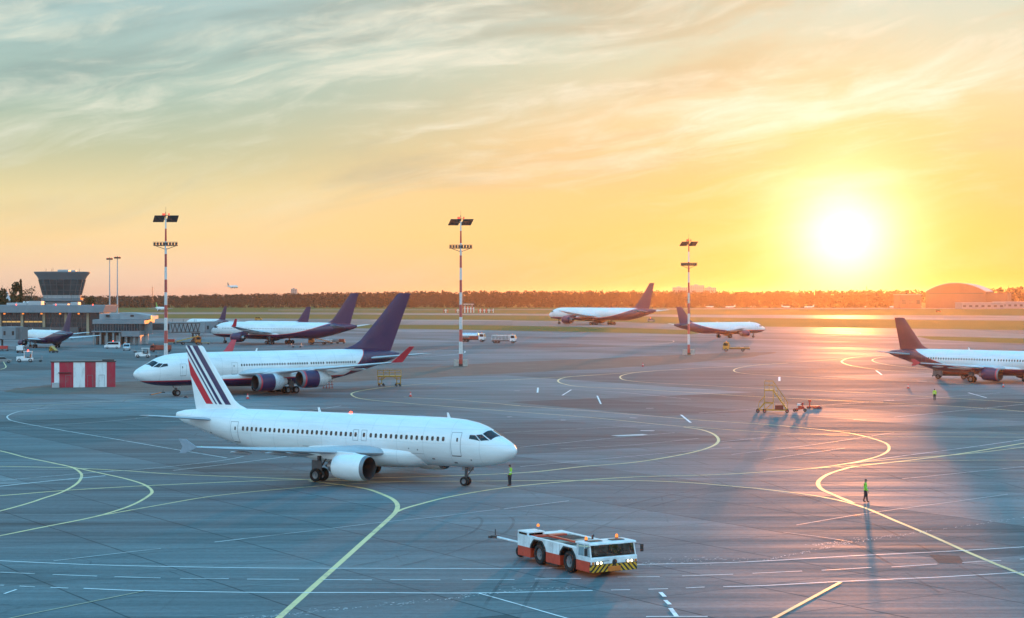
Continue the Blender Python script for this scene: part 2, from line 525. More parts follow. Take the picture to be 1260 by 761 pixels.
    for g_, e in ((0, .72), (.04, .4), (.09, .16), (.16, .03), (.6, 0), (.985, 0), (1.0, -.06)):
        z = fz0 + (fz1 - fz0) * g_
        secs.append((z, X(lead(z) - fil * e), trail(z) - lead(z) + fil * e, 0, .09 if g_ > .1 else .07))
    wing_mesh(secs, True).build('tail_fin', tm(X, lead) if callable(tm) else tm, root, smooth=40)
    # engines
    for (ue, ye, ze, le, re) in sp['engines']:
        for s in (1, -1):
            q = (ye - y0) / (hs - y0); uw = ur + (ut - ur) * q
            zw = zr + (zt - zr) * (q * .8 + .2 * q * q)
            engine(root, X(ue), s * ye, ze, le, re, sp['cowl'], sp['core'], sp.get('lip', M_RIM), hi > 1, sp.get('cf'), (X(uw + .4), X(uw + 2.2), zw), sp.get('ring'))
    # landing gear
    if sp.get('gear', True):
        nr, nw, npair = sp['nosew']
        gear(root, 'nose_gear', 0, 0, sp['zc'] - D * .44, nr, nw, npair, strut=.11 * D / 4, hi=hi > 1, lean=.15,
             door=(.6, .1, .55, .32) if hi > 1 else None)
        for (xm, ym, r, w, pr, bg) in sp['maing']:
            gear(root, 'main_gear', -xm, ym, sp['zc'] - D * .36, r, w, pr, bg, strut=.15 * D / 4, hi=hi > 1,
                 door=(.55, .35, 1.15, .32 if ym > 0 else -.38) if (hi > 1 and ym) else None)
    # glazing and doors
    if hi > 0:
        for s in (1, -1):
            for c in sp.get('cockpit', [((.38, 4), (.60, 4), (.67, 42), (.475, 50)), ((.50, 53), (.685, 45), (.79, 54), (.655, 66)), ((.675, 67.5), (.805, 55), (.92, 58), (.92, 69))]):
                patch_mesh(body, [(u * D, t) for u, t in c], .012, 6, s).build('cockpit_window', M_GLASS, root, smooth=50)
        vs = sp.get('side', -1)
        for (ud, w, z0, z1) in sp.get('doors', []):
            door_mesh(body, ud, z0, z1, w, vs, lw=.035 if hi > 1 else .05).build('door', [fm, M_DOORL, M_BLACK], root, smooth=50)
        wz, wa, wb = sp.get('winsz', (.45, .115, .165))
        for (u0, u1, n) in sp.get('windows', []):
            base = None
            for i in range(n):
                u = u0 + (u1 - u0) * i / max(1, n - 1)
                flat = 2 * D < u < L - body.tail
                if flat and base is not None:
                    o = base.copy(); COL.objects.link(o); o.location.x = base_u - u
                    o.parent = root
                else:
                    o = window_mesh(body, u, wz, vs, wa, wb).build('cabin_window', M_GLASS, root, recalc=False)
                    if flat: base, base_u = o, u
        for (ua, h, w) in sp.get('antennas', []):
            t = body.prof(ua)[0]
            MB().prism([(X(ua), t - .05), (X(ua + w), t - .05), (X(ua + w * 1.25), t + h), (X(ua + w * .75), t + h)], 'y', -.03, .03).build('antenna', M_WHITE, root)
    return root, body

M_FAN = paint('fan_blade', (.012, .010, .012), .45, .4)
M_INTK = paint('intake_liner', (.022, .02, .022), .5)
M_GEAR = paint('gear_grey', (.10, .10, .11), .5, .3, var=.3)
M_DOORL = paint('door_seam', (.16, .17, .19), .5)
PURPLE = (.032, .013, .068)
REDL = (.55, .03, .05)
M_PURP = paint('indigo_paint', PURPLE, .45, coat=.05, var=.15, scale=.6)
M_REDT = paint('crimson_paint', REDL, .38, coat=.2)
M_WING = paint('wing_grey', (.52, .55, .58), .38, var=.14, scale=.7)
M_SILV = paint('silver_cowl', (.62, .65, .68), .3, .15, var=.08)

def lib(idn, ua, ub, p, hz=-.64):
    def f(body):
        return livery('hull_' + idn, body, PURPLE, REDL, ua=ua, ub=ub, p=p, hz=hz), M_PURP, M_WING
    return f
# ------------------------------------------------------------------ sky and light
SUN_AZ = math.degrees(math.atan2(1040 - HX, F))
SUN_EL = math.degrees(math.atan2(HY - 291, math.hypot(F, 1040 - HX)))
sun_dir = Vector((math.sin(R(SUN_AZ)) * math.cos(R(SUN_EL)), math.cos(R(SUN_AZ)) * math.cos(R(SUN_EL)), math.sin(R(SUN_EL))))

def make_world():
    w = bpy.data.worlds.new('World'); SC.world = w; w.use_nodes = True
    nt = NT(w.node_tree); w.node_tree.nodes.clear()
    out = nt.new('ShaderNodeOutputWorld'); bg = nt.new('ShaderNodeBackground')
    d = nt.new('ShaderNodeTexCoord').outputs['Generated']
    x, y, z = nt.sep(d)
    el = nt.m('MULTIPLY', nt.m('ARCSINE', z), 180 / PI)
    az = nt.m('MULTIPLY', nt.m('ARCTAN2', x, y), 180 / PI)
    dot = nt.new('ShaderNodeVectorMath', operation='DOT_PRODUCT')
    nt.put(dot.inputs[0], d); nt.put(dot.inputs[1], tuple(sun_dir))
    ang = nt.m('MULTIPLY', nt.m('ARCCOSINE', nt.m('MINIMUM', dot.outputs['Value'], 1.0)), 180 / PI)
    # clear-air gradient: elevation, with a cold and a warm side
    f = nt.m('DIVIDE', nt.m('MAXIMUM', el, 0), 90)
    f = nt.m('POWER', f, .5)                       # 1 deg .105, 2.5 .167, 5 .236, 9.5 .325, 20 .471
    cold = nt.ramp(f, [(0, S(226, 200, 190)), (.09, S(248, 216, 186)), (.145, S(255, 224, 168)), (.19, S(236, 222, 172)), (.225, S(200, 206, 172)),
                       (.265, S(170, 200, 188)), (.325, S(178, 211, 212)), (.40, S(160, 205, 216)), (.55, S(118, 176, 206)), (1, S(84, 150, 196))])
    warm = nt.ramp(f, [(0, S(250, 168, 92)), (.09, S(250, 188, 104)), (.15, S(251, 200, 122)), (.20, S(250, 202, 136)), (.24, S(250, 214, 158)),
                       (.285, S(226, 222, 188)), (.325, S(212, 226, 212)), (.40, S(176, 208, 214)), (.55, S(124, 180, 206)), (1, S(84, 150, 196))])
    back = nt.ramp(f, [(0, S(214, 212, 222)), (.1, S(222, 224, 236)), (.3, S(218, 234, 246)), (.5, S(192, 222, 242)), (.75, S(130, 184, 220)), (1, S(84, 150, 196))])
    aaz = nt.m('ABSOLUTE', nt.m('SUBTRACT', az, 9.0))
    wmix = nt.maprange(nt.m('ADD', az, nt.m('MULTIPLY', el, -.25)), -13, 9, 0, 1)
    wmix = nt.m('MULTIPLY', wmix, nt.maprange(aaz, 20, 75, 1, 0))
    col = nt.mix(wmix, cold, warm)
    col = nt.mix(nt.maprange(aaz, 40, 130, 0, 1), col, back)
    # streaked cloud sheets, in azimuth / elevation, rising to the right
    uv = nt.comb(az, el, 0.0)
    wob = nt.noise(nt.mapping(uv, scale=(.05, .16, 1)), 1.0, 2, .5)
    ev = nt.m('ADD', el, nt.m('MULTIPLY', nt.m('SUBTRACT', wob, .5), 3.4))
    ev = nt.m('SUBTRACT', ev, nt.m('MULTIPLY', az, .17))
    uv2 = nt.comb(az, ev, 0.0)
    hi_ = nt.maprange(el, 1.2, 5.0, 0, 1)
    n1 = nt.noise(nt.mapping(uv2, loc=(3.1, .7, 0), scale=(.075, .42, 1)), 1.0, 5, .55, .25)    # broad dark banks
    n2 = nt.noise(nt.mapping(uv2, loc=(11, 4.2, 0), scale=(.075, .52, 1)), 1.0, 5, .56, .0)     # bright streaks
    n3 = nt.noise(nt.mapping(uv2, loc=(5, 9.2, 0), scale=(.34, 1.5, 1)), 1.0, 7, .62, .55)        # wisps
    dark = nt.m('MULTIPLY', nt.maprange(n1, .46, .68, 0, 1), nt.m('MULTIPLY', hi_, nt.maprange(el, 14, 40, .75, 0)))
    dcol = nt.mix(wmix, S(138, 166, 166), S(222, 200, 158))
    col = nt.mix(dark, col, dcol)
    br = nt.m('ADD', nt.m('MULTIPLY', n2, .62), nt.m('MULTIPLY', n3, .38))
    br = nt.m('MULTIPLY', nt.maprange(br, .45, .68, 0, 1), nt.m('MULTIPLY', nt.maprange(el, 2.0, 6.0, .12, .95), nt.maprange(el, 16, 50, 1, .25)))
    bcol = nt.mix(wmix, S(236, 240, 222), S(255, 250, 230))
    col = nt.mix(br, col, bcol)
    # the sun's aureole
    def gauss(wd): return nt.m('EXPONENT', nt.m('MULTIPLY', nt.m('POWER', nt.m('DIVIDE', ang, wd), 2.0), -1))
    def expo(wd): return nt.m('EXPONENT', nt.m('DIVIDE', ang, -wd))
    def add(c, k, rgb):
        n = nt.new('ShaderNodeMix', data_type='RGBA', blend_type='ADD'); nt.put(n.inputs[0], 1.0); nt.put(n.inputs[6], c)
        q = nt.new('ShaderNodeVectorMath', operation='SCALE'); q.inputs[0].default_value = rgb; nt.put(q.inputs['Scale'], k)
        nt.put(n.inputs[7], q.outputs[0]); return n.outputs[2]
    col = nt.mix(nt.m('MULTIPLY', gauss(3.6), .34), col, (1.0, .70, .13))
    col = add(col, nt.m('MULTIPLY', expo(2.6), .22), (1.0, .46, .05))
    col = add(col, nt.m('MULTIPLY', gauss(2.1), .65), (1.0, .95, .8))
    col = add(col, nt.m('MULTIPLY', gauss(1.25), 1.1), (1.0, .86, .55))
    # unseen sky overhead and behind, brightened and blued as added fill light
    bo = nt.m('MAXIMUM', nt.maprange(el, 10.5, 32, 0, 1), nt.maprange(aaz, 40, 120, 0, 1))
    fill_boost = nt.mix(nt.maprange(el, 14, 50, 0, 1), (2.05, 2.12, 2.15), (1.25, 2.35, 2.65))
    col = nt.mix(bo, col, nt.mix(1.0, col, fill_boost, 'MULTIPLY'))
    # dark earth below the horizon, beyond the end of the ground
    col = nt.mix(nt.maprange(el, -.6, -.02, 1, 0), col, (.12, .11, .11))
    sky = nt.new('ShaderNodeTexSky', sky_type='NISHITA')
    sky.sun_disc = False; sky.sun_elevation = R(SUN_EL); sky.sun_rotation = R(SUN_AZ); sky.altitude = 100
    sky.dust_density = 1.5
    bg2 = nt.new('ShaderNodeBackground'); nt.put(bg2.inputs['Color'], nt.mix(1.0, sky.outputs[0], (.22, .22, .24), 'MULTIPLY')); nt.put(bg2.inputs['Strength'], .05)
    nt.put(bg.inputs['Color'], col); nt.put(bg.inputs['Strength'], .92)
    ad = nt.new('ShaderNodeAddShader')
    nt.l.new(bg.outputs[0], ad.inputs[0]); nt.l.new(bg2.outputs[0], ad.inputs[1])
    nt.l.new(ad.outputs[0], out.inputs['Surface'])
    w.cycles.sampling_method = 'MANUAL'; w.cycles.sample_map_resolution = 1024

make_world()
sl = bpy.data.lights.new('sun', 'SUN'); sl.energy = 2.1; sl.angle = R(1.0); sl.color = (1.0, .30, .06)
so = bpy.data.objects.new('sun', sl); COL.objects.link(so)
so.rotation_euler = (-sun_dir).to_track_quat('-Z', 'Y').to_euler()
so.location = (60, 400, 60)

SC.view_settings.view_transform = 'Standard'; SC.view_settings.look = 'None'
SC.view_settings.exposure = 0; SC.view_settings.gamma = 1
SC.view_settings.use_curve_mapping = False
SC.render.engine = 'CYCLES'
SC.cycles.use_denoising = True
SC.cycles.max_bounces = 6; SC.cycles.diffuse_bounces = 3; SC.cycles.glossy_bounces = 3
SC.cycles.transmission_bounces = 4; SC.cycles.transparent_max_bounces = 8; SC.cycles.volume_bounces = 0
SC.cycles.sample_clamp_indirect = 8
SC.cycles.use_adaptive_sampling = True; SC.cycles.adaptive_threshold = .015

# ------------------------------------------------------------------ air
def make_haze():
    m = bpy.data.materials.new('haze_air'); m.use_nodes = True
    nt = NT(m.node_tree); m.node_tree.nodes.clear()
    out = nt.new('ShaderNodeOutputMaterial'); v = nt.new('ShaderNodeVolumePrincipled')
    nt.put(v.inputs['Color'], (.95, .78, .66)); nt.put(v.inputs['Density'], HAZE_D); nt.put(v.inputs['Anisotropy'], HAZE_G)
    nt.l.new(v.outputs[0], out.inputs['Volume'])
    o = MB().box(-5200, 5200, -900, 9200, -1.0, 44.0).build('haze', m)
    tag(o, 'pale warm evening haze lying over the whole airfield', 'haze', kind='stuff')
HAZE_D, HAZE_G = .000045, .85
make_haze()
# ------------------------------------------------------------------ ground
def asphalt(name, base, slab=8.0, ang=-33.0, rough=(.41, .86), seam=.75, streak=.5, off=(0, 0, 0)):
    m, nt, b = new_mat(name)
    o = nt.obj()
    p = nt.mapping(o, loc=off, rot=(0, 0, R(ang)))
    px, py, pz = nt.sep(p)
    def joint(v, step, w):
        q = nt.m('ABSOLUTE', nt.m('SUBTRACT', nt.m('FRACT', nt.m('DIVIDE', v, step)), .5))
        return nt.maprange(q, .5 - w / step, .5 - w / step * .35, 0, 1)
    wig = nt.m('MULTIPLY', nt.m('SUBTRACT', nt.noise(o, .35, 2), .5), .12)
    j = nt.m('MAXIMUM', joint(nt.m('ADD', px, wig), slab, .09), nt.m('MULTIPLY', joint(nt.m('ADD', py, wig), slab * .93, .075), .7))
    jb = nt.m('MULTIPLY', nt.noise(p, .06, 3, .6), 1.7)
    j = nt.m('MULTIPLY', j, nt.m('MINIMUM', jb, 1.0))
    # tone of each slab and of each paving lane
    wn = nt.new('ShaderNodeTexWhiteNoise', noise_dimensions='2D')
    nt.put(wn.inputs['Vector'], nt.comb(nt.m('FLOOR', nt.m('DIVIDE', px, slab * 2)), nt.m('FLOOR', nt.m('DIVIDE', py, slab * 9.3)), 0))
    wn2 = nt.new('ShaderNodeTexWhiteNoise', noise_dimensions='2D')
    nt.put(wn2.inputs['Vector'], nt.comb(nt.m('FLOOR', nt.m('DIVIDE', px, slab * 6)), nt.m('FLOOR', nt.m('DIVIDE', py, slab * 4.65)), 3))
    tone = nt.m('ADD', nt.m('MULTIPLY', wn.outputs['Value'], .28), nt.m('MULTIPLY', wn2.outputs['Value'], .34))
    big = nt.noise(nt.mapping(o, scale=(.012, .02, 1)), 1.0, 5, .6, .6)
    st1 = nt.noise(nt.mapping(o, rot=(0, 0, R(-8)), scale=(.022, .33, 1)), 1.0, 6, .62, .3)      # traffic polish, roughly across the apron
    st2 = nt.noise(nt.mapping(o, rot=(0, 0, R(28)), scale=(.03, .42, 1)), 1.0, 5, .6, .3)
    st3 = nt.noise(nt.mapping(o, rot=(0, 0, R(-4)), scale=(.05, 1.3, 1)), 1.0, 5, .65, .2)
    fine = nt.noise(o, 6.0, 5, .7)
    v = nt.m('ADD', nt.m('MULTIPLY', big, .55), nt.m('MULTIPLY', st1, .5 * streak * 2))
    v = nt.m('ADD', v, nt.m('MULTIPLY', st2, .25)); v = nt.m('ADD', v, nt.m('MULTIPLY', st3, .2)); v = nt.m('ADD', v, nt.m('MULTIPLY', fine, .18))
    v = nt.m('ADD', v, nt.m('MULTIPLY', tone, .6))
    k = nt.maprange(v, .84, 1.52, .28, 1.65, False)
    col = nt.mix(1.0, base, nt.comb(k, k, k), 'MULTIPLY')
    # oil and rubber stains
    oil = nt.noise(nt.mapping(o, loc=(40, 7, 0), scale=(.05, .11, 1)), 1.0, 5, .65, .8)
    oilm = nt.maprange(oil, .60, .74, 0, .55)
    col = nt.mix(oilm, col, (.018, .018, .02))
    vo = nt.new('ShaderNodeTexVoronoi', feature='DISTANCE_TO_EDGE'); nt.put(vo.inputs['Vector'], nt.mapping(o, scale=(1, 1, 0))); nt.put(vo.inputs['Scale'], .085)
    wv = nt.noise(o, .9, 4, .7)
    crack = nt.m('MULTIPLY', nt.maprange(nt.m('ADD', vo.outputs['Distance'], nt.m('MULTIPLY', nt.m('SUBTRACT', wv, .5), .02)), .0, .006, 1, 0, False), nt.maprange(big, .5, .62, 0, .8))
    j = nt.m('MAXIMUM', j, crack)
    rub = nt.noise(nt.mapping(o, loc=(9, 33, 0), rot=(0, 0, R(14)), scale=(.008, .9, 1)), 1.0, 4, .7, .1)
    col = nt.mix(nt.m('MULTIPLY', nt.maprange(rub, .56, .70, 0, .6), nt.maprange(big, .38, .55, 1, 0)), col, (.02, .021, .023))
    spk = nt.noise(o, 2.2, 6, .8)
    kk = nt.maprange(spk, .3, .7, .72, 1.28, False)
    col = nt.mix(1.0, col, nt.comb(kk, kk, kk), 'MULTIPLY')
    col = nt.mix(nt.m('MULTIPLY', j, seam), col, (.012, .012, .014))
    nt.put(b.inputs['Base Color'], col)
    rr = nt.m('ADD', nt.m('MULTIPLY', st1, .45), nt.m('ADD', nt.m('MULTIPLY', st3, .35), nt.m('MULTIPLY', tone, .3)))
    rr = nt.maprange(rr, .3, .8, rough[1], rough[0])
    rr = nt.m('ADD', rr, nt.m('MULTIPLY', j, .2))
    nt.put(b.inputs['Roughness'], rr)
    nt.put(b.inputs['Specular IOR Level'], .42)
    bp = nt.new('ShaderNodeBump'); nt.put(bp.inputs['Strength'], .35); nt.put(bp.inputs['Distance'], .02)
    nt.put(bp.inputs['Height'], nt.noise(o, 1.7, 4, .65)); nt.l.new(bp.outputs[0], b.inputs['Normal'])
    return m

def earth(name, c1, c2, c3, scale=.05, stretch=3.0):
    m, nt, b = new_mat(name)
    o = nt.obj()
    n = nt.noise(nt.mapping(o, scale=(1, stretch, 1)), scale, 6, .65, .3)
    n2 = nt.noise(o, scale * 14, 4, .7)
    col = nt.ramp(nt.m('ADD', nt.m('MULTIPLY', n, .7), nt.m('MULTIPLY', n2, .3)), [(.32, c1), (.5, c2), (.68, c3)])
    nt.put(b.inputs['Base Color'], col); nt.put(b.inputs['Roughness'], .9); nt.put(b.inputs['Specular IOR Level'], .15)
    return m

M_APRON = asphalt('apron_concrete', (.112, .158, .178))
M_TAXI = asphalt('taxiway_asphalt', (.15, .145, .145), 15, 0, (.42, .6), .4)
M_GRASS = earth('meadow_grass', (.045, .072, .012), (.07, .10, .018), (.105, .12, .03), .012, 4)
M_DIRT = earth('bare_soil', (.085, .072, .064), (.135, .115, .10), (.19, .165, .145), .12, 3)

def sheet(name, pts, z, m, kind='structure', pix=True, label=None):
    mb = MB(); mb.face([(*(G(*p) if pix else p), z) for p in pts])
    o = mb.build(name, m, recalc=False)
    if o.data.polygons[0].normal.z < 0: o.data.flip_normals()
    return tag(o, label, None, None, kind)

g = MB(); g.face([(-5000, -700, 0), (5000, -700, 0), (5000, 9000, 0), (-5000, 9000, 0)])
tag(g.build('ground', M_GRASS, recalc=False), kind='structure')

def strip(name, up, lo, z, m):
    """polygon between two pixel polylines (far edge, near edge)"""
    mb = MB(); n = len(up)
    for i in range(n - 1):
        mb.face([(*G(*lo[i]), z), (*G(*lo[i+1]), z), (*G(*up[i+1]), z), (*G(*up[i]), z)])
    o = mb.build(name, m); 
    if o.data.polygons[0].normal.z < 0: o.data.flip_normals()
    return tag(o, kind='structure')

ae = [(-500, 400), (-100, 402), (330, 403), (540, 405.5), (680, 408), (850, 411.8), (880, 408), (1125, 413.4), (1145, 418), (1200, 421), (1260, 423), (1500, 429)]
ap = [(*G(*p), .008) for p in ae]
def apron():
    mb = MB()
    mb.face([(-450, -90, .008), (420, -90, .008), (420, 330, .008)] + [(a[0], a[1], .008) for a in reversed(ap)])
    o = mb.build('apron', M_APRON, recalc=False)
    return tag(o, kind='structure')
apron()
xs = [-300, 330, 600, 760, 900, 1260, 1560]
strip('taxiway', list(zip(xs, [391, 392.3, 394, 396.3, 401.5, 406.5, 411])), list(zip(xs, [399, 399.3, 400.5, 403.3, 408.5, 416.8, 423])), .004, M_TAXI)
strip('runway', list(zip(xs, [384.3, 384.6, 386, 387, 387.6, 388.6, 389.4])), list(zip(xs, [386.6, 386.8, 388.1, 389.2, 391.2, 395, 398])), .004, M_TAXI)
strip('perimeter_road', list(zip(xs[1:], [381.3, 381.0, 380.4, 379.5, 378.8, 378.2])), list(zip(xs[1:], [382.0, 381.8, 381.3, 380.6, 380.1, 379.7])), .004, M_TAXI)
dirt = [(443,455),(530,451.5),(620,446.3),(762,440),(840,435),(990,428.5),(1012,431),(990,437),(899,446),(760,453.5),(620,460),(530,465),(410,470.4),(300,477),(180,483),(100,486),(30,484.5),(5,482),(10,479),(60,474),(150,470),(230,467),(330,462)]
def dirt_sheet():
    top = [(5,481.5),(20,478),(60,474),(150,470),(230,467),(330,462),(443,455),(530,451.5),(620,446.3),(762,440),(840,436.5),(915,434),(955,433.5)]
    bot = [(5,482),(20,484),(60,485.5),(150,485),(230,481),(330,475),(443,469.5),(530,465),(620,460),(762,453),(840,447.5),(915,441),(955,434.5)]
    rnd = random.Random(3)
    def fine(pl):
        out = []
        for a, b in zip(pl, pl[1:]):
            for i in range(6):
                f = i / 6; out.append((a[0]+(b[0]-a[0])*f, a[1]+(b[1]-a[1])*f + rnd.uniform(-.35, .35)))
        return out + [pl[-1]]
    strip('soil_verge', fine(top), fine(bot), .012, M_DIRT)
dirt_sheet()

# ------------------------------------------------------------------ painted markings
def marking_mat(name, c, wear=.35):
    m, nt, b = new_mat(name); o = nt.obj()
    n = nt.noise(o, 1.1, 6, .7, .3); n2 = nt.noise(nt.mapping(o, scale=(.05, .3, 1)), 1.0, 4, .6)
    w = nt.maprange(nt.m('ADD', nt.m('MULTIPLY', n, .6), nt.m('MULTIPLY', n2, .4)), .36, .52, wear, 0)
    nt.put(b.inputs['Base Color'], nt.mix(w, c, (.10, .10, .10))); nt.put(b.inputs['Roughness'], nt.maprange(n, .3, .7, .42, .6))
    return m
M_YLINE = marking_mat('yellow_line_paint', (.78, .60, .28), .55)
M_WLINE = marking_mat('white_line_paint', (.82, .84, .86), .5)
M_WFAINT = marking_mat('worn_white_paint', (.55, .57, .58), .8)
M_YFAINT = marking_mat('worn_yellow_paint', (.5, .44, .28), .8)

def smooth_poly(pts, n=8):
    out = []
    for i in range(len(pts) - 1):
        p0 = pts[max(0, i - 1)]; p1 = pts[i]; p2 = pts[i + 1]; p3 = pts[min(len(pts) - 1, i + 2)]
        # centripetal-ish Catmull-Rom
        for k in range(n):
            t = k / n
            out.append(tuple(.5 * (2 * p1[j] + (-p0[j] + p2[j]) * t + (2*p0[j] - 5*p1[j] + 4*p2[j] - p3[j]) * t*t + (-p0[j] + 3*p1[j] - 3*p2[j] + p3[j]) * t**3) for j in (0, 1)))
    out.append(tuple(pts[-1]))
    return out

_zl = [.016]
def line(px, w, m, name='taxi_line', smooth=True):
    pl = [G(*p) for p in (smooth_poly(px) if smooth and len(px) > 2 else px)]
    _zl[0] += .0003
    z = _zl[0]
    vs = []; n = len(pl)
    for i, p in enumerate(pl):
        a = Vector(pl[max(0, i - 1)]); b = Vector(pl[min(n - 1, i + 1)])
        t = (b - a); t = t.normalized() if t.length > 0 else Vector((1, 0))
        q = Vector((-t.y, t.x)) * w / 2
        vs.append(((p[0] + q.x, p[1] + q.y, z), (p[0] - q.x, p[1] - q.y, z)))
    mb = MB()
    for a, b in zip(vs, vs[1:]): mb.face([a[0], a[1], b[1], b[0]])
    o = mb.build(name, m)
    if o.data.polygons[0].normal.z < 0: o.data.flip_normals()
    return tag(o, kind='structure')

Y = M_YLINE; Wt = M_WLINE; Fw = M_WFAINT; Fy = M_YFAINT
line([(-60,544),(0,555.2),(33,563.6),(63.5,569.7),(86.3,574.8),(97.8,581),(100.3,587),(94,595.9),(76,606),(53,613.6),(35.5,619.5),(0,629.2),(-60,643)], .25, Y)
line([(63.5,569.9),(96.5,576.8),(132,584.4),(157.5,590.3),(177.8,597),(187,604.8),(181.6,611.4),(165,620.8),(142,629.2),(109,638),(50.8,649.5),(0,659.7),(-60,671)], .26, Y)
line([(-60,574),(0,574.3),(68.6,575.6),(114,577.5),(162.5,580.2),(216,584),(320,588.2),(425.8,592),(503,592.7),(650,592),(714,591.6),(785,591.9),(848.6,594.4),(914.6,600),(940,602.4),(998,609.7),(1035.8,617),(1065,625.7),(1102.6,641.6),(1143,658.5),(1201,684.3),(1260,708.4),(1350,744)], .30, Y)
line([(-60,614),(0,610.4),(86.3,603.5),(188,597.7),(320,592),(400,590),(463,588.6),(566.7,585.5),(650,581.6),(716.5,574.6),(782.5,569),(843.5,558.9),(874,550.5),(884,542.9),(879,535.2),(863.8,529.4),(841,525.8)], .32, Y)
line([(109,638),(127,634.3),(190.5,622.9),(254,612),(320,604.6),(378.7,599.7),(434,595.8),(503,592.9)], .22, Y)
line([(380,592),(401,594.7),(427,598),(452.8,602.5),(470,608.5),(482.9,614.6),(489,621.7),(487,630),(477.8,639.5),(452.4,662.4),(414.3,696.7),(376,731),(343,761),(295,806)], .36, Y)
line([(486.5,631),(497,626.5),(516,621),(554,611.6),(620,600.7),(701,592.6),(782.5,587.3),(874,584.8),(940,581.2),(998,576.9),(1044.5,570.5),(1076.5,563.2),(1092.4,555.5),(1092,547.3),(1077,541),(1051.7,534.6),(1026,530.8),(978,525.9),(947.6,523.1),(863.8,517.5),(810.5,513),(721.6,513.7)][:21], .30, Y)
line([(1350,533),(1260,545.8),(1186.8,558),(1114,567.4),(1056,574),(1035.8,578.3),(1017,585),(1006.8,593.7),(1011,602.4),(1027,609.7),(1050,619.5)], .36, Y)
line([(998,577.2),(1056,572.5),(1114,568.4),(1187,566.8),(1260,566.8),(1350,568)], .24, Y)
line([(1044.5,570.8),(1100,565.5),(1187,559),(1260,550.5),(1350,538)], .26, Y)
line([(1044.5,570.5),(1110,561.5),(1187,551.5),(1260,541),(1350,526)], .2, Fw)
line([(846,525),(880,528),(940,532),(1041.6,536.5),(1120,537.6),(1260,538.4),(1350,538.4)], .26, Y)
line([(1026,530.4),(1118,532),(1260,533.6),(1350,534)], .22, Y)
line([(620,459.7+46.3),(721.6,513.7),(823,523.8),(846,525)], .26, Y)
line([(620,498.4),(729,506.5),(810,513)], .22, Y)
line([(640,467),(560,471),(488.9,475.3),(451,480),(435,483.4),(433,486.5),(443,490.7),(472.7,494.2),(542.9,500),(620,506)], .3, Y)
line([(497,488.8),(569.8,493.4),(640,499.6)], .25, Y)
line([(620,468.2),(716.5,462.9),(772,459),(848.6,454),(940,448.9),(1040,441.5),(1120,435)], .34, Y)
line([(740,461.3),(712,463),(693.7,465.2),(686.5,469),(693.7,472.8),(716.5,476.3),(782.5,479.4),(848.6,483.2),(940,489),(1067,495),(1194,501.6),(1260,506.7),(1350,513)], .34, Y)
line([(812,456.3),(782.5,458.8),(767,461.8),(763,464.9),(770,468.2),(797.8,471),(848.6,473.7),(940,478.5),(1067,483.8),(1158,489.4),(1260,496)], .34, Y)
line([(970,447.3),(935,449.4),(912,452.4),(903,455.7),(909.5,459),(940,461.8),(1016,466),(1138,470),(1200,474)], .34, Y)
line([(1110,435.5),(1072,438),(1046.7,440.6),(1036.5,444.2),(1037.8,447.2),(1051.7,451),(1090,456),(1180,462)], .34, Y)
line([(1150,436),(1102,438.5),(1080,440.9),(1073.3,443.7),(1082,447.2),(1105,450.8),(1150,455)], .34, Y)
line([(1000,414.8),(1031,413.4),(1051.7,412.4),(1058.9,410.3),(1049,408.7),(1020,407)], .4, Y)
line([(660,432.5),(750.5,428),(800,424.4),(824,422),(829,420.3),(820,418.9),(760,416)], .36, Fy)
line([(440,443),(530,439),(566,435.5),(572,433.6),(566,431.8),(520,430)], .34, Fw)
line([(-20,502.2),(50.8,499.4),(122,495),(177.8,492.5)], .3, Fy)
line([(60,502.2),(45,503.8),(22.9,507),(11,511.3),(9.5,514.8),(20.3,519.5),(76,529.8),(142,540.8),(210.8,552.7),(279.4,564)], .2, Fw)
line([(128,581),(178,577.6),(266.7,568),(300,562)], .16, Fw); line([(213,579.4),(320,566.7),(380,558)], .2, Fw)
line([(0,592),(84,584.5),(140,580)], .16, Fw); line([(-20,601),(60,592.5),(130,586)], .35, Fw)
line([(0,578.5),(70,578.5),(110,577.5)], .14, Fw)
line([(2,441),(5,447),(6.5,453),(-10,457)], .25, Y)
line([(0,446),(90,447.5)], .3, Fw)
# service road
line([(-60,687.5),(0,690.7),(89,694.7),(178,697.3),(320,699.6),(452,700),(620,700.4),(700,699),(787.6,695.4),(874,693.6),(940,691),(1056,684.3),(1172,678.8),(1260,673.6),(1350,668)], .15, Wt, 'road_edge_line')
line([(103,724.7),(178,727.7),(320,729.8),(452,730),(584,730.4),(729,727.4)], .17, Wt, 'road_edge_line')
line([(890,722.6),(940,721.3),(1035.8,716.2),(1157.8,710.7),(1260,704.6),(1350,699)], .16, Wt, 'road_edge_line')
for a, b in [((0,704.9),(42.7,706.7)), ((64.8,707.7),(119.4,709.7)), ((141,710.5),(197.6,712)), ((221.7,712.5),(281.4,712.8)), ((304,713.4),(368,713.7)), ((397.8,714),(457.5,714.4)),
             ((480.3,714.2),(541.8,714.3)), ((569,714.2),(633,714)), ((658,713.3),(715,712.7)), ((760,711),(811.7,710.4)), ((839.7,709.5),(902,707.4)), ((926,706.3),(987,703.5)), ((1011,702.6),(1072,699.1)),
             ((1097,698.5),(1153,695)), ((1184,693),(1232,690.4)), ((1255,689),(1300,686))]:
    line([a, b], .13, Wt, 'lane_dash')
for a, b in [((-8,720.6),(5,721.1)), ((24,722.1),(42.7,723.1)), ((62.2,723.7),(83.8,724.6)), ((752,726.9),(775.4,726.6)), ((797.8,726),(822,725.4)), ((844,724.4),(867,723.3))]:
    line([a, b], .14, Wt, 'lane_dash')
line([(5,731.5),(20.3,726.3)], .13, Wt, 'lane_dash')
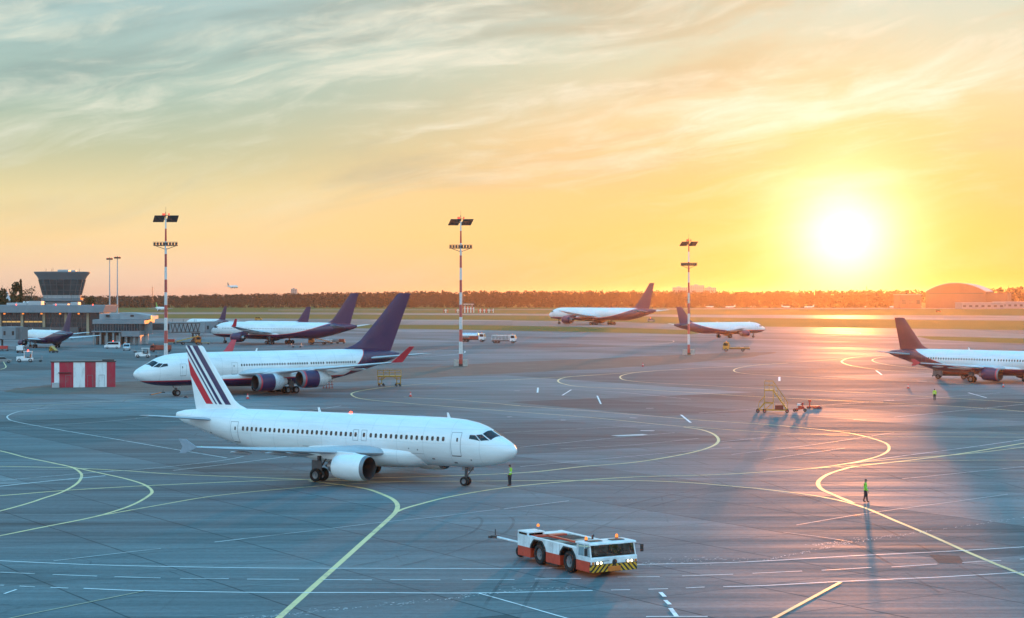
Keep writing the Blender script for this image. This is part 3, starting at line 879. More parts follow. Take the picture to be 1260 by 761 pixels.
line([(812.6,729.6),(817.9,735.2)], .22, Wt, 'lane_dash'); line([(818.6,739.4),(824.2,744.8)], .22, Wt, 'lane_dash'); line([(824.9,749.3),(833,760)], .24, Wt, 'lane_dash')
line([(795,759.7),(870.7,759.5)], .15, Wt, 'road_edge_line')
line([(-30,772),(15,761),(89,746),(178,727.9)], .10, Fy, 'guide_line')
line([(589.5,731),(620,739.5),(693.7,760.7),(760,780)], .12, Wt, 'guide_line')
line([(1034.4,717.2),(956,759.8),(900,790)], .24, Y)
line([(300,663.7),(401.6,651.7),(465,644),(544,635.8),(615,627)], .10, Fw, 'guide_line')
line([(66,691),(137,682.7),(198,675.8)], .12, Fw, 'guide_line'); line([(264,667.9),(300,663.7)], .12, Wt, 'guide_line')
line([(620,627),(660,622),(700,617)], .14, Fw, 'guide_line')
for a, b, w in [((662,477.4),(661.4,483.7),.3), ((691.9,487),(703,480),.25), ((734.8,487.5),(739.4,497.7),.25), ((838,511),(850,520.8),.28), ((1078,456.4),(1085,461.7),.35), ((959,464.3),(959,469.3),.4), ((1191.5,483.8),(1214,490),.28)]:
    line([a, b], w, Wt, 'stand_tick')
for a, b in [((633,481.3),(640,481.3)), ((690,517.5),(696,517.5)), ((624,513.6),(630,513.4)), ((795,503),(804,503)), ((1050,517),(1066,517.6)), ((1088,493),(1100,493)), ((775,514.5),(784,515)), ((1128,469),(1140,470))]:
    line([a, b], .5, Fw, 'stand_tick')
for pts, w in (([(620,533),(700,529),(800,524)], .14), ([(640,551),(740,541),(830,533)], .14), ([(690,553),(780,548),(860,540)], .12), ([(860,509),(940,503)], .16), ([(880,545),(960,537)], .14), ([(900,560),(1000,548),(1100,533)], .12),
               ([(940,566),(1040,552)], .12), ([(1000,500),(1120,492),(1230,484)], .18), ([(1100,514),(1180,506),(1260,498)], .18), ([(980,647),(1060,633.6),(1172,618.4),(1240,609)], .10), ([(964,656),(1005,661),(1050,668)], .08), ([(350,540),(450,548),(600,566)], .12),
               ([(200,520),(330,512),(420,500)], .14), ([(640,575),(800,560),(900,551)], .12), ([(1110,590),(1260,575)], .14), ([(700,480),(760,483),(850,492)], .18), ([(0,527),(120,520),(200,512)], .14), ([(420,560),(560,572)], .1)):
    line(pts, w, Fw, 'guide_line')
line([(756,537.2),(795,535.4)], 1.5, Fw, 'worn_paint_patch')
line([(788,530.5),(805,530.8)], 1.0, Fw, 'worn_paint_patch')

def specks(px, spread, n, seed, size=.12):
    rnd = random.Random(seed); pl = [G(*p) for p in smooth_poly(px, 10)]; mb = MB()
    for _ in range(n):
        i = rnd.randrange(len(pl) - 1); f = rnd.random()
        a, b = pl[i], pl[i + 1]
        if rnd.random() < .55: off = rnd.gauss(0, .12) * spread
        else: off = rnd.gauss(0, .6) * spread
        t = Vector((b[0]-a[0], b[1]-a[1])).normalized()
        cx = a[0] + (b[0]-a[0]) * f - t.y * off; cy = a[1] + (b[1]-a[1]) * f + t.x * off
        l, w = rnd.uniform(.3, 3.5) * size, rnd.uniform(.3, 1.0) * size
        r = rnd.uniform(-.4, .4) + math.atan2(t.y, t.x)
        c, s_ = math.cos(r), math.sin(r)
        mb.face([(cx + u * c - v * s_, cy + u * s_ + v * c, .0285) for u, v in ((-l, -w), (l, -w * .6), (l * .8, w), (-l * .9, w * .7))])
    tag(mb.build('worn_paint_specks', M_WLINE, recalc=False), kind='stuff', label='scattered flakes of worn white paint on the asphalt', cat='paint flakes')
specks([(300,763),(380,754),(520,741),(610,730)], .7, 200, 1, .03)
specks([(620,729),(700,723)], 1.0, 40, 5, .035)
specks([(788,696),(850,690),(920,688)], 1.4, 80, 2, .03)
specks([(940,690),(1000,678),(1060,666),(1130,656),(1200,646),(1262,637)], .4, 200, 3, .032)
specks([(1000,672),(1030,668),(1090,660)], 1.0, 50, 4, .04)

# rubber left by turning wheels
m_rub, _nt, _b = new_mat('rubber_marks')
_n = _nt.noise(_nt.obj(), .12, 5, .7)
_nt.put(_b.inputs['Base Color'], _nt.ramp(_n, [(.4, (.03, .035, .04)), (.62, (.10, .14, .16))])); _nt.put(_b.inputs['Roughness'], .8)
_nt.put(_b.inputs['Alpha'], _nt.maprange(_n, .36, .64, .30, .0))
def tyre_pair(px, gap, w=.20):
    pl = [G(*p) for p in smooth_poly(px)]
    for sgn in (-1, 1):
        q = []
        for i, p in enumerate(pl):
            a = Vector(pl[max(0, i - 1)]); b = Vector(pl[min(len(pl) - 1, i + 1)]); t = (b - a).normalized()
            x_, y_ = p[0] - t.y * gap * sgn, p[1] + t.x * gap * sgn
            q.append((HX + F * x_ / y_, HY + F * CAMH / y_))
        line(q, w, m_rub, 'tyre_mark', smooth=False)
for pts, gap in (([(560,640),(590,633),(612,640),(603,655),(570,668),(500,690),(420,705)], 1.1), ([(900,600),(820,615),(740,640),(660,690),(610,765)], 1.0), ([(700,540),(800,560),(930,600),(1050,650),(1200,730)], 1.9), ([(60,720),(200,715),(420,722),(660,722),(900,712),(1260,690)], .9), ([(640,470),(800,490),(960,520),(1100,570),(1260,620)], 3.8)):
    tyre_pair(pts, gap)

# asphalt repair patch
m_patch = asphalt('repair_patch', (.05, .058, .066), 30, 20, (.6, .8))
sheet('asphalt_patch', [(1143, 683), (1180, 684.5), (1187, 694), (1155, 693.5)], .0145, m_patch)
# ------------------------------------------------------------------ aircraft types (metres)
def A20(mats, **kw):
    d = dict(L=37.57, D=3.98, hk=1.04, ng=5.07, zc=3.62, tail=3.3, mats=mats,
        wing=(11.6, 7.0, 19.9, 1.55, 16.9, 2.5, 3.75, 6.3), winglet='fence', stab=(31.6, 3.6, 35.3, 1.3, 6.22, 4.5, 5.15),
        fin=(29.9, 5.4, 34.45, 2.15, 5.45, 11.35, 2.4), engines=[(10.9, 5.75, 1.62, 4.5, 1.12)],
        nosew=(.38, .22, .25), maing=[(12.64, 3.8, .58, .42, .46, 0), (12.64, -3.8, .58, .42, .46, 0)],
        cowl=M_PURP, core=M_PURP, lip=M_RIM, tip=M_REDT, ring=M_REDT,
        doors=[(4.83, .86, -.95, .95), (29.1, .86, -.85, .95)],
        windows=[(6.05, 13.57, 15), (14.3, 15.2, 2), (15.73, 27.98, 24)], winsz=(.40, .135, .195),
        antennas=[(6.6, .42, .3), (20.5, .4, .3)])
    d.update(kw); return d

def A330(mats, **kw):
    d = dict(L=63.0, D=5.64, ng=6.7, zc=4.9, tail=3.5, mats=mats,
        wing=(19.2, 11.6, 35.6, 2.1, 29.0, 3.9, 6.6, 9.6), winglet='up', wh=2.6, stab=(53.2, 6.0, 59.4, 2.0, 9.7, 5.9, 7.0),
        fin=(48.6, 9.6, 56.4, 3.3, 7.5, 16.8, 3.2), engines=[(18.6, 9.4, 2.35, 6.4, 1.62)],
        nosew=(.5, .3, .35), maing=[(25.4, 5.35, .68, .5, .62, .9), (25.4, -5.35, .68, .5, .62, .9)],
        cowl=M_PURP, core=M_PURP, tip=M_REDT, ring=M_REDT, winsz=(.5, .12, .17), doors=[(5.6, 1.1, -1.2, .95), (16.5, 1.1, -1.2, .95)])
    d.update(kw); return d

def stripes(name):
    """white fin with slanted indigo stripes and a red one, parallel to the leading edge"""
    def f(X, lead):
        m, nt, b = new_mat(name)
        x, y, z = nt.sep(nt.obj())
        l0, l1 = X(lead(5.45)), X(lead(11.35))
        le = nt.m('ADD', nt.m('MULTIPLY', nt.m('SUBTRACT', z, 5.45), (l1 - l0) / 5.9), l0)
        q = nt.m('SUBTRACT', le, x)
        def band(a, c):
            return nt.m('MULTIPLY', nt.maprange(q, a - .015, a + .015, 0, 1, False), nt.maprange(q, c - .015, c + .015, 1, 0, False))
        lim = nt.maprange(z, 5.96, 5.99, 0, 1, False)
        gr = nt.noise(nt.obj(), 1.2, 4, .6)
        col = nt.ramp(gr, [(.3, (.72, .74, .76)), (.65, (.8, .81, .82))])
        blue = nt.m('MAXIMUM', nt.m('MAXIMUM', band(.58, 1.26), band(1.62, 2.0)), band(2.26, 2.46))
        col = nt.mix(nt.m('MULTIPLY', blue, lim), col, (.022, .018, .085))
        col = nt.mix(nt.m('MULTIPLY', band(2.78, 3.66), lim), col, (.55, .012, .03))
        nt.put(b.inputs['Base Color'], col); nt.put(b.inputs['Roughness'], .33)
        nt.put(b.inputs['Coat Weight'], .2)
        return m
    return f

M_WINGB = paint('pale_wing', (.40, .43, .47), .35, var=.1, scale=.8)
def plain_white(tailmat):
    def f(body):
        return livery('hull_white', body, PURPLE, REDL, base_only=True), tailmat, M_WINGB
    return f

M_FENCE = paint('blue_grey_fence', (.25, .31, .38), .4)
P = {}
# 1 the white jet in the foreground
x, y = G(573, 598)
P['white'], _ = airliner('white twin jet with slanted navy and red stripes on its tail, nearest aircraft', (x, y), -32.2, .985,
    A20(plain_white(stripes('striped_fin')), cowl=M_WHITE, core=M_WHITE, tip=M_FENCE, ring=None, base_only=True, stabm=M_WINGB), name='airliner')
# extra fittings on the near jet
def near_fittings():
    root = P['white']; D = 3.98; b = Body(37.57, D, 5.07, 3.62, 3.3, 1.04)
    for u in (14.3, 15.2):
        mb = MB(); t = b.th_of(u, 0)
        def fr(ua, ub, za, zb):
            mb.grid(lambda a, c: b.P(ua + (ub-ua)*a, -b.th_of(u, za + (zb-za)*c), .009), 1, 6)
        z0, z1, w = -.12, .82, .29
        fr(u-w, u-w+.03, z0, z1); fr(u+w-.03, u+w, z0, z1); fr(u-w, u+w, z0, z0+.03); fr(u-w, u+w, z1-.03, z1)
        mb.build('exit_frame', M_DOORL, root)
    for u, z, w, h in ((8.9, -.95, 1.5, .03), (20.5, -.85, 1.3, .03), (7.3, -1.35, .28, .12), (3.6, -1.3, .12, .12), (9.6, -.55, .1, .1), (8.7, -.62, .12, .12), (5.2, -1.6, .3, .14), (32.6, -.2, .25, .1), (30.6, -1.05, .3, .1)):
        mb = MB(); mb.grid(lambda a, c: b.P(u + (a-.5)*w, -b.th_of(u, z + (c-.5)*h), .008), 2, 2)
        mb.build('service_panel', M_DOORL, root)
    # wing-root fillet seam lines, beacon, rotating light, pitot
    MB().lathe([(0, .16), (.08, .15), (.16, .09), (.2, .001)], (5.07 - 17.2, 0, b.prof(17.2)[0] - .02), 'z', 12).build('beacon_light', M_LAMP_R, root, smooth=50)
    MB().lathe([(-.06, .05), (0, .08), (.06, .05), (.1, .001)], (5.07 - 20.0, -16.2, 3.72), 'x', 10).build('wing_light', paint('green_lamp', (.05, .5, .2), .3, emit=(.05, 1, .35), es=5), root)
near_fittings()

# 2 four-engined wide-body
x, y = G(217, 487.5)
S4 = dict(L=55.4, D=5.8, ng=8.2, zc=4.65, tail=3.2,
    wing=(18.4, 11.5, 33.4, 2.4, 29.4, 3.5, 6.1, 9.8), winglet='up', wh=2.7, stab=(46.6, 6.2, 53.4, 2.2, 10.6, 5.6, 6.7), tip=M_REDT,
    fin=(45.2, 8.6, 55.4, 2.9, 7.4, 18.0, 4.2), engines=[(18.6, 9.2, 2.35, 6.9, 1.55), (23.4, 16.0, 3.05, 6.9, 1.55)],
    nosew=(.55, .38, .42), maing=[(20.0, 5.2, .65, .48, .6, .85), (20.0, -5.2, .65, .48, .6, .85), (20.0, 0, .65, .48, .6, .85)],
    cowl=M_PURP, core=M_SILV, cf=.5, ring=M_REDT, winsz=(.55, .15, .21),
    doors=[(8.1, 1.1, -1.0, 1.0), (18.2, 1.1, -1.0, 1.0), (46.0, 1.1, -.4, 1.4)], side=1,
    windows=[(10.2, 10.8, 2), (19.6, 28.5, 18), (29.2, 33.2, 9), (34.1, 36.7, 6), (37.5, 43.8, 13)], antennas=[(12, .5, .4), (24, .5, .4)])
P['four'], _ = airliner('white wide-body with four indigo engines and tall indigo tail, parked behind the striped-tail jet', (x, y), 180 + 38.5, .90,
    dict(mats=lib('four', .755, .85, 1.4, -.70), **S4))
# 3 wide-body at the jet bridge
x, y = G(277, 422.5)
P['gate'], _ = airliner('white wide-body with indigo tail docked at the jet bridge behind the four-engined aircraft', (x, y), 147, .93,
    A330(lib('gate', .42, .86, 2.2), L=66.0, fin=(54.6, 8.8, 63.6, 3.3, 7.4, 17.8, 3.2), stab=(56.2, 6.0, 62.4, 2.0, 9.7, 5.9, 7.0), side=1, windows=[(8, 50, 60)], hi=1), name='airliner')
# 4, 5 two tails standing beyond it
x, y = G(270, 409.5)
P['t1'], _ = airliner('jet mostly hidden beyond the jet bridge, only its indigo tail rising over the bridge end', (x - 15.8, y + 22), 128, 1.0, A20(lib('far', .45, .84, 2), hi=0))
x, y = G(340, 413.2)
P['t2'], _ = airliner('jet hidden behind the docked wide-body, only its indigo tail rising over the hull', (x - 13, y + 10), 150, 1.0, A20(lib('far', .45, .84, 2), hi=0))
# 6 long twin taxiing
x, y = G(688, 399)
P['taxi'], _ = airliner('long white twin jet with purple tail taxiing leftward before the forest', (x, y), 130, 1.20,
    A330(lib('taxi', .5, .87, 1.8), L=70.0, zc=4.9, tail=3.4, fin=(57.0, 9.0, 66.4, 2.9, 7.5, 18.7, 3.2), stab=(60.6, 6.2, 66.6, 2.1, 10.2, 5.9, 6.9),
         wing=(23.0, 12.2, 40.6, 1.6, 30.5, 3.7, 6.6, 10.2), winglet=None, tip=M_WING, engines=[(21.0, 9.8, 2.25, 7.0, 1.9)], maing=[(29.5, 5.5, .68, .5, .62, 1.3), (29.5, -5.5, .68, .5, .62, 1.3)], side=1, hi=1, core=M_PURP))
# 7 short jet heading right in the middle distance
x, y = G(927, 415.5)
P['mid'], _ = airliner('white jet with purple tail and belly rolling away to the right past the striped mast', (x, y), 26, 1.03,
    A20(lib('mid', .40, .84, 2.0, -.5), L=38.8, hi=1, winglet=None, windows=[], stab=(32.9, 3.6, 36.6, 1.3, 6.22, 4.5, 5.15), fin=(31.3, 5.3, 35.8, 2.2, 5.45, 11.35, 2.2)))
# 8 jet at the right edge
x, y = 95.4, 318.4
P['right'], _ = airliner('white jet with purple tail reddened for the sun glow parked at the right edge, its rear half in view', (x, y), -46, 1.02,
    A20(lambda body: (livery('hull_right', body, (.14, .022, .04), (.4, .03, .04), ua=.56, ub=.86, p=1.6), paint('sun_reddened_indigo', (.20, .022, .028), .35, coat=.3), M_WING),  # indigo belly and fin, with the sun's red veil put into their colour
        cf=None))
# 9 jet at the terminal, seen from behind
x, y = G(18, 428.5)
P['term'], _ = airliner('jet with dark blue tail nosed in at the left terminal, seen from behind', (x + 1.5, y + 12), 128, .95,
    A20(lib('term', .5, .8, 1.5, -.3), hi=1, windows=[], doors=[], winglet=None, gear=True))
# 10 wide-body beyond the terminal roof
x, y = G(40, 381.6)
P['roof'], _ = airliner('white wide-body showing only its top and pale blue-striped tail over the terminal roof', (x, y), -48, 1.22,
    A330(lambda b: (livery('hull_white330', b, PURPLE, REDL, base_only=True), paint('pale_blue_fin', (.42, .52, .62), .4), M_WINGB), winglet=None, cowl=M_WHITE, core=M_WHITE, ring=None, hi=0))
# 11 green-tailed jet on the runway
x, y = G(203, 383.6)
P['green'], _ = airliner('small white jet with a bright green tail rolling on the far runway', (x, y), -58, .80,
    A20(lambda b: (livery('hull_white_a', b, PURPLE, REDL, base_only=True), paint('green_fin', (.08, .42, .07), .4), M_WINGB), cowl=M_WHITE, core=M_WHITE, ring=None, hi=0, winglet=None))
# 12 jet on approach
d = 2250.0
P['fly'], _ = airliner('small white jet on final approach, flying low above the forest', ((291 - HX) / F * d, d, 15.8 + 8.8 / F * d), -48, .66,
    A20(lambda b: (livery('hull_white_b', b, PURPLE, REDL, base_only=True), paint('dark_teal_fin', (.05, .12, .16), .4), M_WINGB), cowl=M_WHITE, core=M_WHITE, ring=None, hi=0, winglet=None))
# 13 row of jets parked far off
rnd = random.Random(5)
first = None
GRP = 'small white jets parked in a far row before the trees'
far = [(877, 'leftmost of'), (894, ''), (929, ''), (971, ''), (991, ''), (1066, ''), (1096, ''), (1133, ''), (1163, ''), (1178, ''), (1226, '')]
for i, (px, _t) in enumerate(far):
    x, y = G(px, 378.9 + .25 * math.sin(i * 2.1))
    if first is None:
        first, _b = airliner('tiny white jet in the far parked row under the sun glow before the forest', (x, y), 12, .36,
            A20(lambda b: (livery('hull_white_c', b, PURPLE, REDL, base_only=True), paint('white_fin', (.7, .72, .74), .4), M_WINGB), cowl=M_WHITE, core=M_WHITE, ring=None, hi=0, winglet=None), GRP)
    else:
        another(first, 'tiny white jet in the far parked row under the sun glow before the forest' if px < 1110 else 'tiny white jet parked in front of the arched hangar', (x, y), R(rnd.choice([8, 14, 20, 160, 172])))
# ------------------------------------------------------------------ people
M_SKIN = paint('skin', (.42, .25, .18), .55, var=.1, scale=6)
M_HIVIS = paint('hi_vis_fabric', (.28, .62, .04), .6, var=.15, scale=5)
M_REFL = paint('reflective_tape', (.7, .72, .7), .3, var=.1)
M_TROU = paint('navy_trousers', (.022, .022, .03), .8, var=.25, scale=5)
M_JACK = paint('grey_jacket', (.35, .37, .40), .75, var=.2, scale=5)
M_REDJ = paint('red_jacket', (.32, .035, .03), .75, var=.2, scale=5)
M_HAIR = paint('dark_hair', (.025, .018, .014), .7, var=.3, scale=8)
M_BOOT = paint('black_boot', (.012, .012, .013), .5)

def person(label, loc, rz, pose='stand', sleeves=None, group=None, k=1.0):
    root = thing('person', label, 'person', loc, rz, group, k)
    V = []; E = []; RR = []
    def chain(pts, start=None):
        prev = start
        for (x, y, z, r) in pts:
            V.append((x, y, z)); RR.append(r); i = len(V) - 1
            if prev is not None: E.append((prev, i))
            prev = i
        return prev
    # facing +x, left is +y
    pel = chain([(0, 0, .95, .135)])
    sp = chain([(0.005, 0, 1.08, .128), (.0, 0, 1.25, .145), (-.01, 0, 1.39, .135), (-.005, 0, 1.48, .058), (.015, 0, 1.545, .058), (.025, 0, 1.62, .096), (.02, 0, 1.70, .088), (.015, 0, 1.745, .055)], pel)
    chest = pel + 3
    st = {'stand': ((.02, .0), (-.02, .0)), 'walk': ((.11, .02), (-.13, -.1)), 'sit': ((0, 0), (0, 0))}[pose]
    for s, (fx, kx) in ((1, st[0]), (-1, st[1])):
        if pose == 'sit':
            chain([(.02, s*.10, .92, .10), (.42, s*.11, .95, .075), (.46, s*.11, .52, .05), (.47, s*.11, .46, .045), (.58, s*.11, .44, .04)], pel)
        else:
            lift = .03 if fx < -.1 else 0
            chain([(.0, s*.095, .88, .105), (fx*.45 + .03, s*.10, .50, .068), (fx*.55+.02, s*.10, .40, .06), (fx*.95, s*.10, .11 + lift, .043), (fx, s*.10, .055 + lift, .045), (fx + .16, s*.115, .035 + lift*.4, .035)], pel)
        # arm
        if pose == 'sit':
            arm = [(0, s*.19, 1.40, .058), (.10, s*.24, 1.18, .045), (.33, s*.17, 1.14, .034), (.40, s*.16, 1.15, .03)]
        else:
            sw = {'stand': .03, 'walk': -.16 * s}[pose]
            arm = [(-.01, s*.185, 1.40, .058), (sw*.3 - .02, s*.235, 1.14, .046), (sw + .05, s*.235, .90, .034), (sw + .07, s*.235, .85, .034)]
        w = chain(arm, chest)
        hx, hy, hz, _ = arm[-1]
        dx = Vector((arm[-1][0]-arm[-2][0], arm[-1][1]-arm[-2][1], arm[-1][2]-arm[-2][2])).normalized()
        for j, (off, ln) in enumerate(((-.03, .075), (-.01, .085), (.01, .08), (.03, .06))):
            base = Vector((hx + off, hy, hz)) + dx * .05
            m = base + dx * ln * .5; e = base + dx * ln + Vector((.012, -s * .02, 0))
            chain([(*base, .011), (*m, .010), (*e, .008)], w)
        th = Vector((hx + .035, hy, hz)) + dx * .02
        chain([(*th, .012), (th.x + .02, th.y - s * .01, th.z - .035, .009)], w)
    me = bpy.data.meshes.new('body'); me.from_pydata(V, E, [])
    o = bpy.data.objects.new('body', me); COL.objects.link(o)
    sk = o.modifiers.new('skin', 'SKIN'); sk.use_smooth_shade = True
    sv = me.skin_vertices[0].data
    for i, r in enumerate(RR):
        sv[i].radius = (r, r); sv[i].use_root = (i == 0)
    for i in (0, 1, 2, 3): sv[i].radius = (RR[i] * 1.28, RR[i] * .82)
    ss = o.modifiers.new('sub', 'SUBSURF'); ss.levels = 1; ss.render_levels = 1
    dg = bpy.context.evaluated_depsgraph_get()
    em = bpy.data.meshes.new_from_object(o.evaluated_get(dg))
    bpy.data.objects.remove(o)
    em.materials.clear(); em.materials.append(M_SKIN)
    body = bpy.data.objects.new('body', em); COL.objects.link(body); body.parent = root
    def shell(name, test, mat, off):
        bm = bmesh.new(); bm.from_mesh(em)
        dele = [f for f in bm.faces if not test(f.calc_center_median())]
        bmesh.ops.delete(bm, geom=dele, context='FACES')
        bm.normal_update()
        mv = [(v, v.normal.copy()) for v in bm.verts]
        for v, n in mv: v.co += n * off
        m2 = bpy.data.meshes.new(name); bm.to_mesh(m2); bm.free()
        if not m2.polygons: return
        m2.materials.clear(); m2.materials.append(mat)
        m2.polygons.foreach_set('use_smooth', [True] * len(m2.polygons))
        q = bpy.data.objects.new(name, m2); COL.objects.link(q); q.parent = root
    arm_y = lambda c: abs(c.y) > .165 or False
    shell('trousers', lambda c: c.z < 1.02 and c.z > (.09 if pose != 'sit' else .47) and not (abs(c.y) > .19 and c.z > .7), M_TROU, .016)
    shell('boots', lambda c: c.z < (.11 if pose != 'sit' else .49), M_BOOT, .012)
    shell('jacket', lambda c: (c.z > 1.0 and c.z < 1.49) or (abs(c.y) > .2 and c.z > .90 and c.z < 1.49), sleeves or M_HIVIS, .018)
    shell('vest', lambda c: c.z > .93 and c.z < 1.46 and abs(c.y) < .2, M_HIVIS, .03)
    shell('reflective_band', lambda c: 1.05 < c.z < 1.12 and abs(c.y) < .2, M_REFL, .036)
    shell('hair', lambda c: c.z > 1.66 or (c.z > 1.56 and c.x < -.02), M_HAIR, .012)
    # face
    f = MB()
    for s in (-1, 1):
        f.lathe([(-.012, .001), (-.006, .011), (.004, .012), (.011, .001)], (.112, s * .034, 1.645), 'x', 8)
        f.box(.095, .119, s*.034-.018, s*.034+.018, 1.668, 1.675)
    f.build('eyes', M_BLACK, body)
    n = MB(); n.lathe([(0, .001), (.006, .016), (.03, .012), (.055, .004)], (.115, 0, 1.60), 'z', 8); n.build('nose', M_SKIN, body, smooth=60)
    mo = MB(); mo.box(.105, .119, -.026, .026, 1.567, 1.577); mo.build('mouth', M_REDJ, body)
    for s in (-1, 1):
        MB().lathe([(-.008, .001), (-.006, .026), (.006, .028), (.01, .001)], (.015, s * .098, 1.63), 'y', 10).build('ear', M_SKIN, body, smooth=60)
    return root

x, y = G(627.5, 598)
person('marshaller in lime vest and dark trousers standing by the nose of the striped-tail jet', (x, y), R(150), 'stand', M_JACK)
x, y = G(1065, 618.3)
person('worker in bright green jacket walking on the yellow curve, alone on the open right apron', (x, y), R(-20), 'walk', None)
x, y = G(1150, 493)
person('worker in lime vest seen from behind, facing the jet at the right edge', (x, y), R(80), 'stand', None)
# ------------------------------------------------------------------ pushback tractor
def hazard_mat():
    m, nt, b = new_mat('hazard_stripes')
    x, y, z = nt.sep(nt.obj())
    s = nt.m('FRACT', nt.m('DIVIDE', nt.m('ADD', nt.m('MULTIPLY', nt.m('ABSOLUTE', y), -1.0), nt.m('MULTIPLY', z, -.95)), .30))
    dirt = nt.noise(nt.obj(), 4, 4)
    yel = nt.ramp(dirt, [(.3, (.45, .24, .01)), (.7, (.72, .40, .02))])
    nt.put(b.inputs['Base Color'], nt.mix(nt.m('GREATER_THAN', s, .52), yel, (.014, .013, .013))); nt.put(b.inputs['Roughness'], .5)
    return m
M_HAZ = hazard_mat()
M_TWHITE = paint('tractor_white', (.70, .74, .77), .38, coat=.2, var=.3, scale=1.6)
M_TRED = paint('tractor_red', (.55, .05, .02), .42, coat=.2, var=.25, scale=1.4)
M_DECKB = paint('deck_beige', (.28, .24, .2), .7, var=.3, scale=2.5)
def clear_glass():
    m, nt, b = new_mat('tinted_glass')
    m.node_tree.nodes.remove(b)
    out = [n for n in m.node_tree.nodes if n.type == 'OUTPUT_MATERIAL'][0]
    t = nt.new('ShaderNodeBsdfTransparent'); g = nt.new('ShaderNodeBsdfGlossy')
    nt.put(t.inputs[0], (.20, .21, .22)); nt.put(g.inputs['Roughness'], .03); nt.put(g.inputs['Color'], (1, 1, 1))
    lw = nt.new('ShaderNodeFresnel'); nt.put(lw.inputs[0], 1.22)
    sm = nt.noise(nt.obj(), 3, 4)
    f = nt.m('ADD', nt.m('MULTIPLY', lw.outputs[0], 1.0), nt.maprange(sm, .4, .8, 0, .05))
    mx = nt.new('ShaderNodeMixShader'); nt.put(mx.inputs[0], f)
    nt.l.new(t.outputs[0], mx.inputs[1]); nt.l.new(g.outputs[0], mx.inputs[2]); nt.l.new(mx.outputs[0], out.inputs[0])
    return m
M_CGLASS = clear_glass()

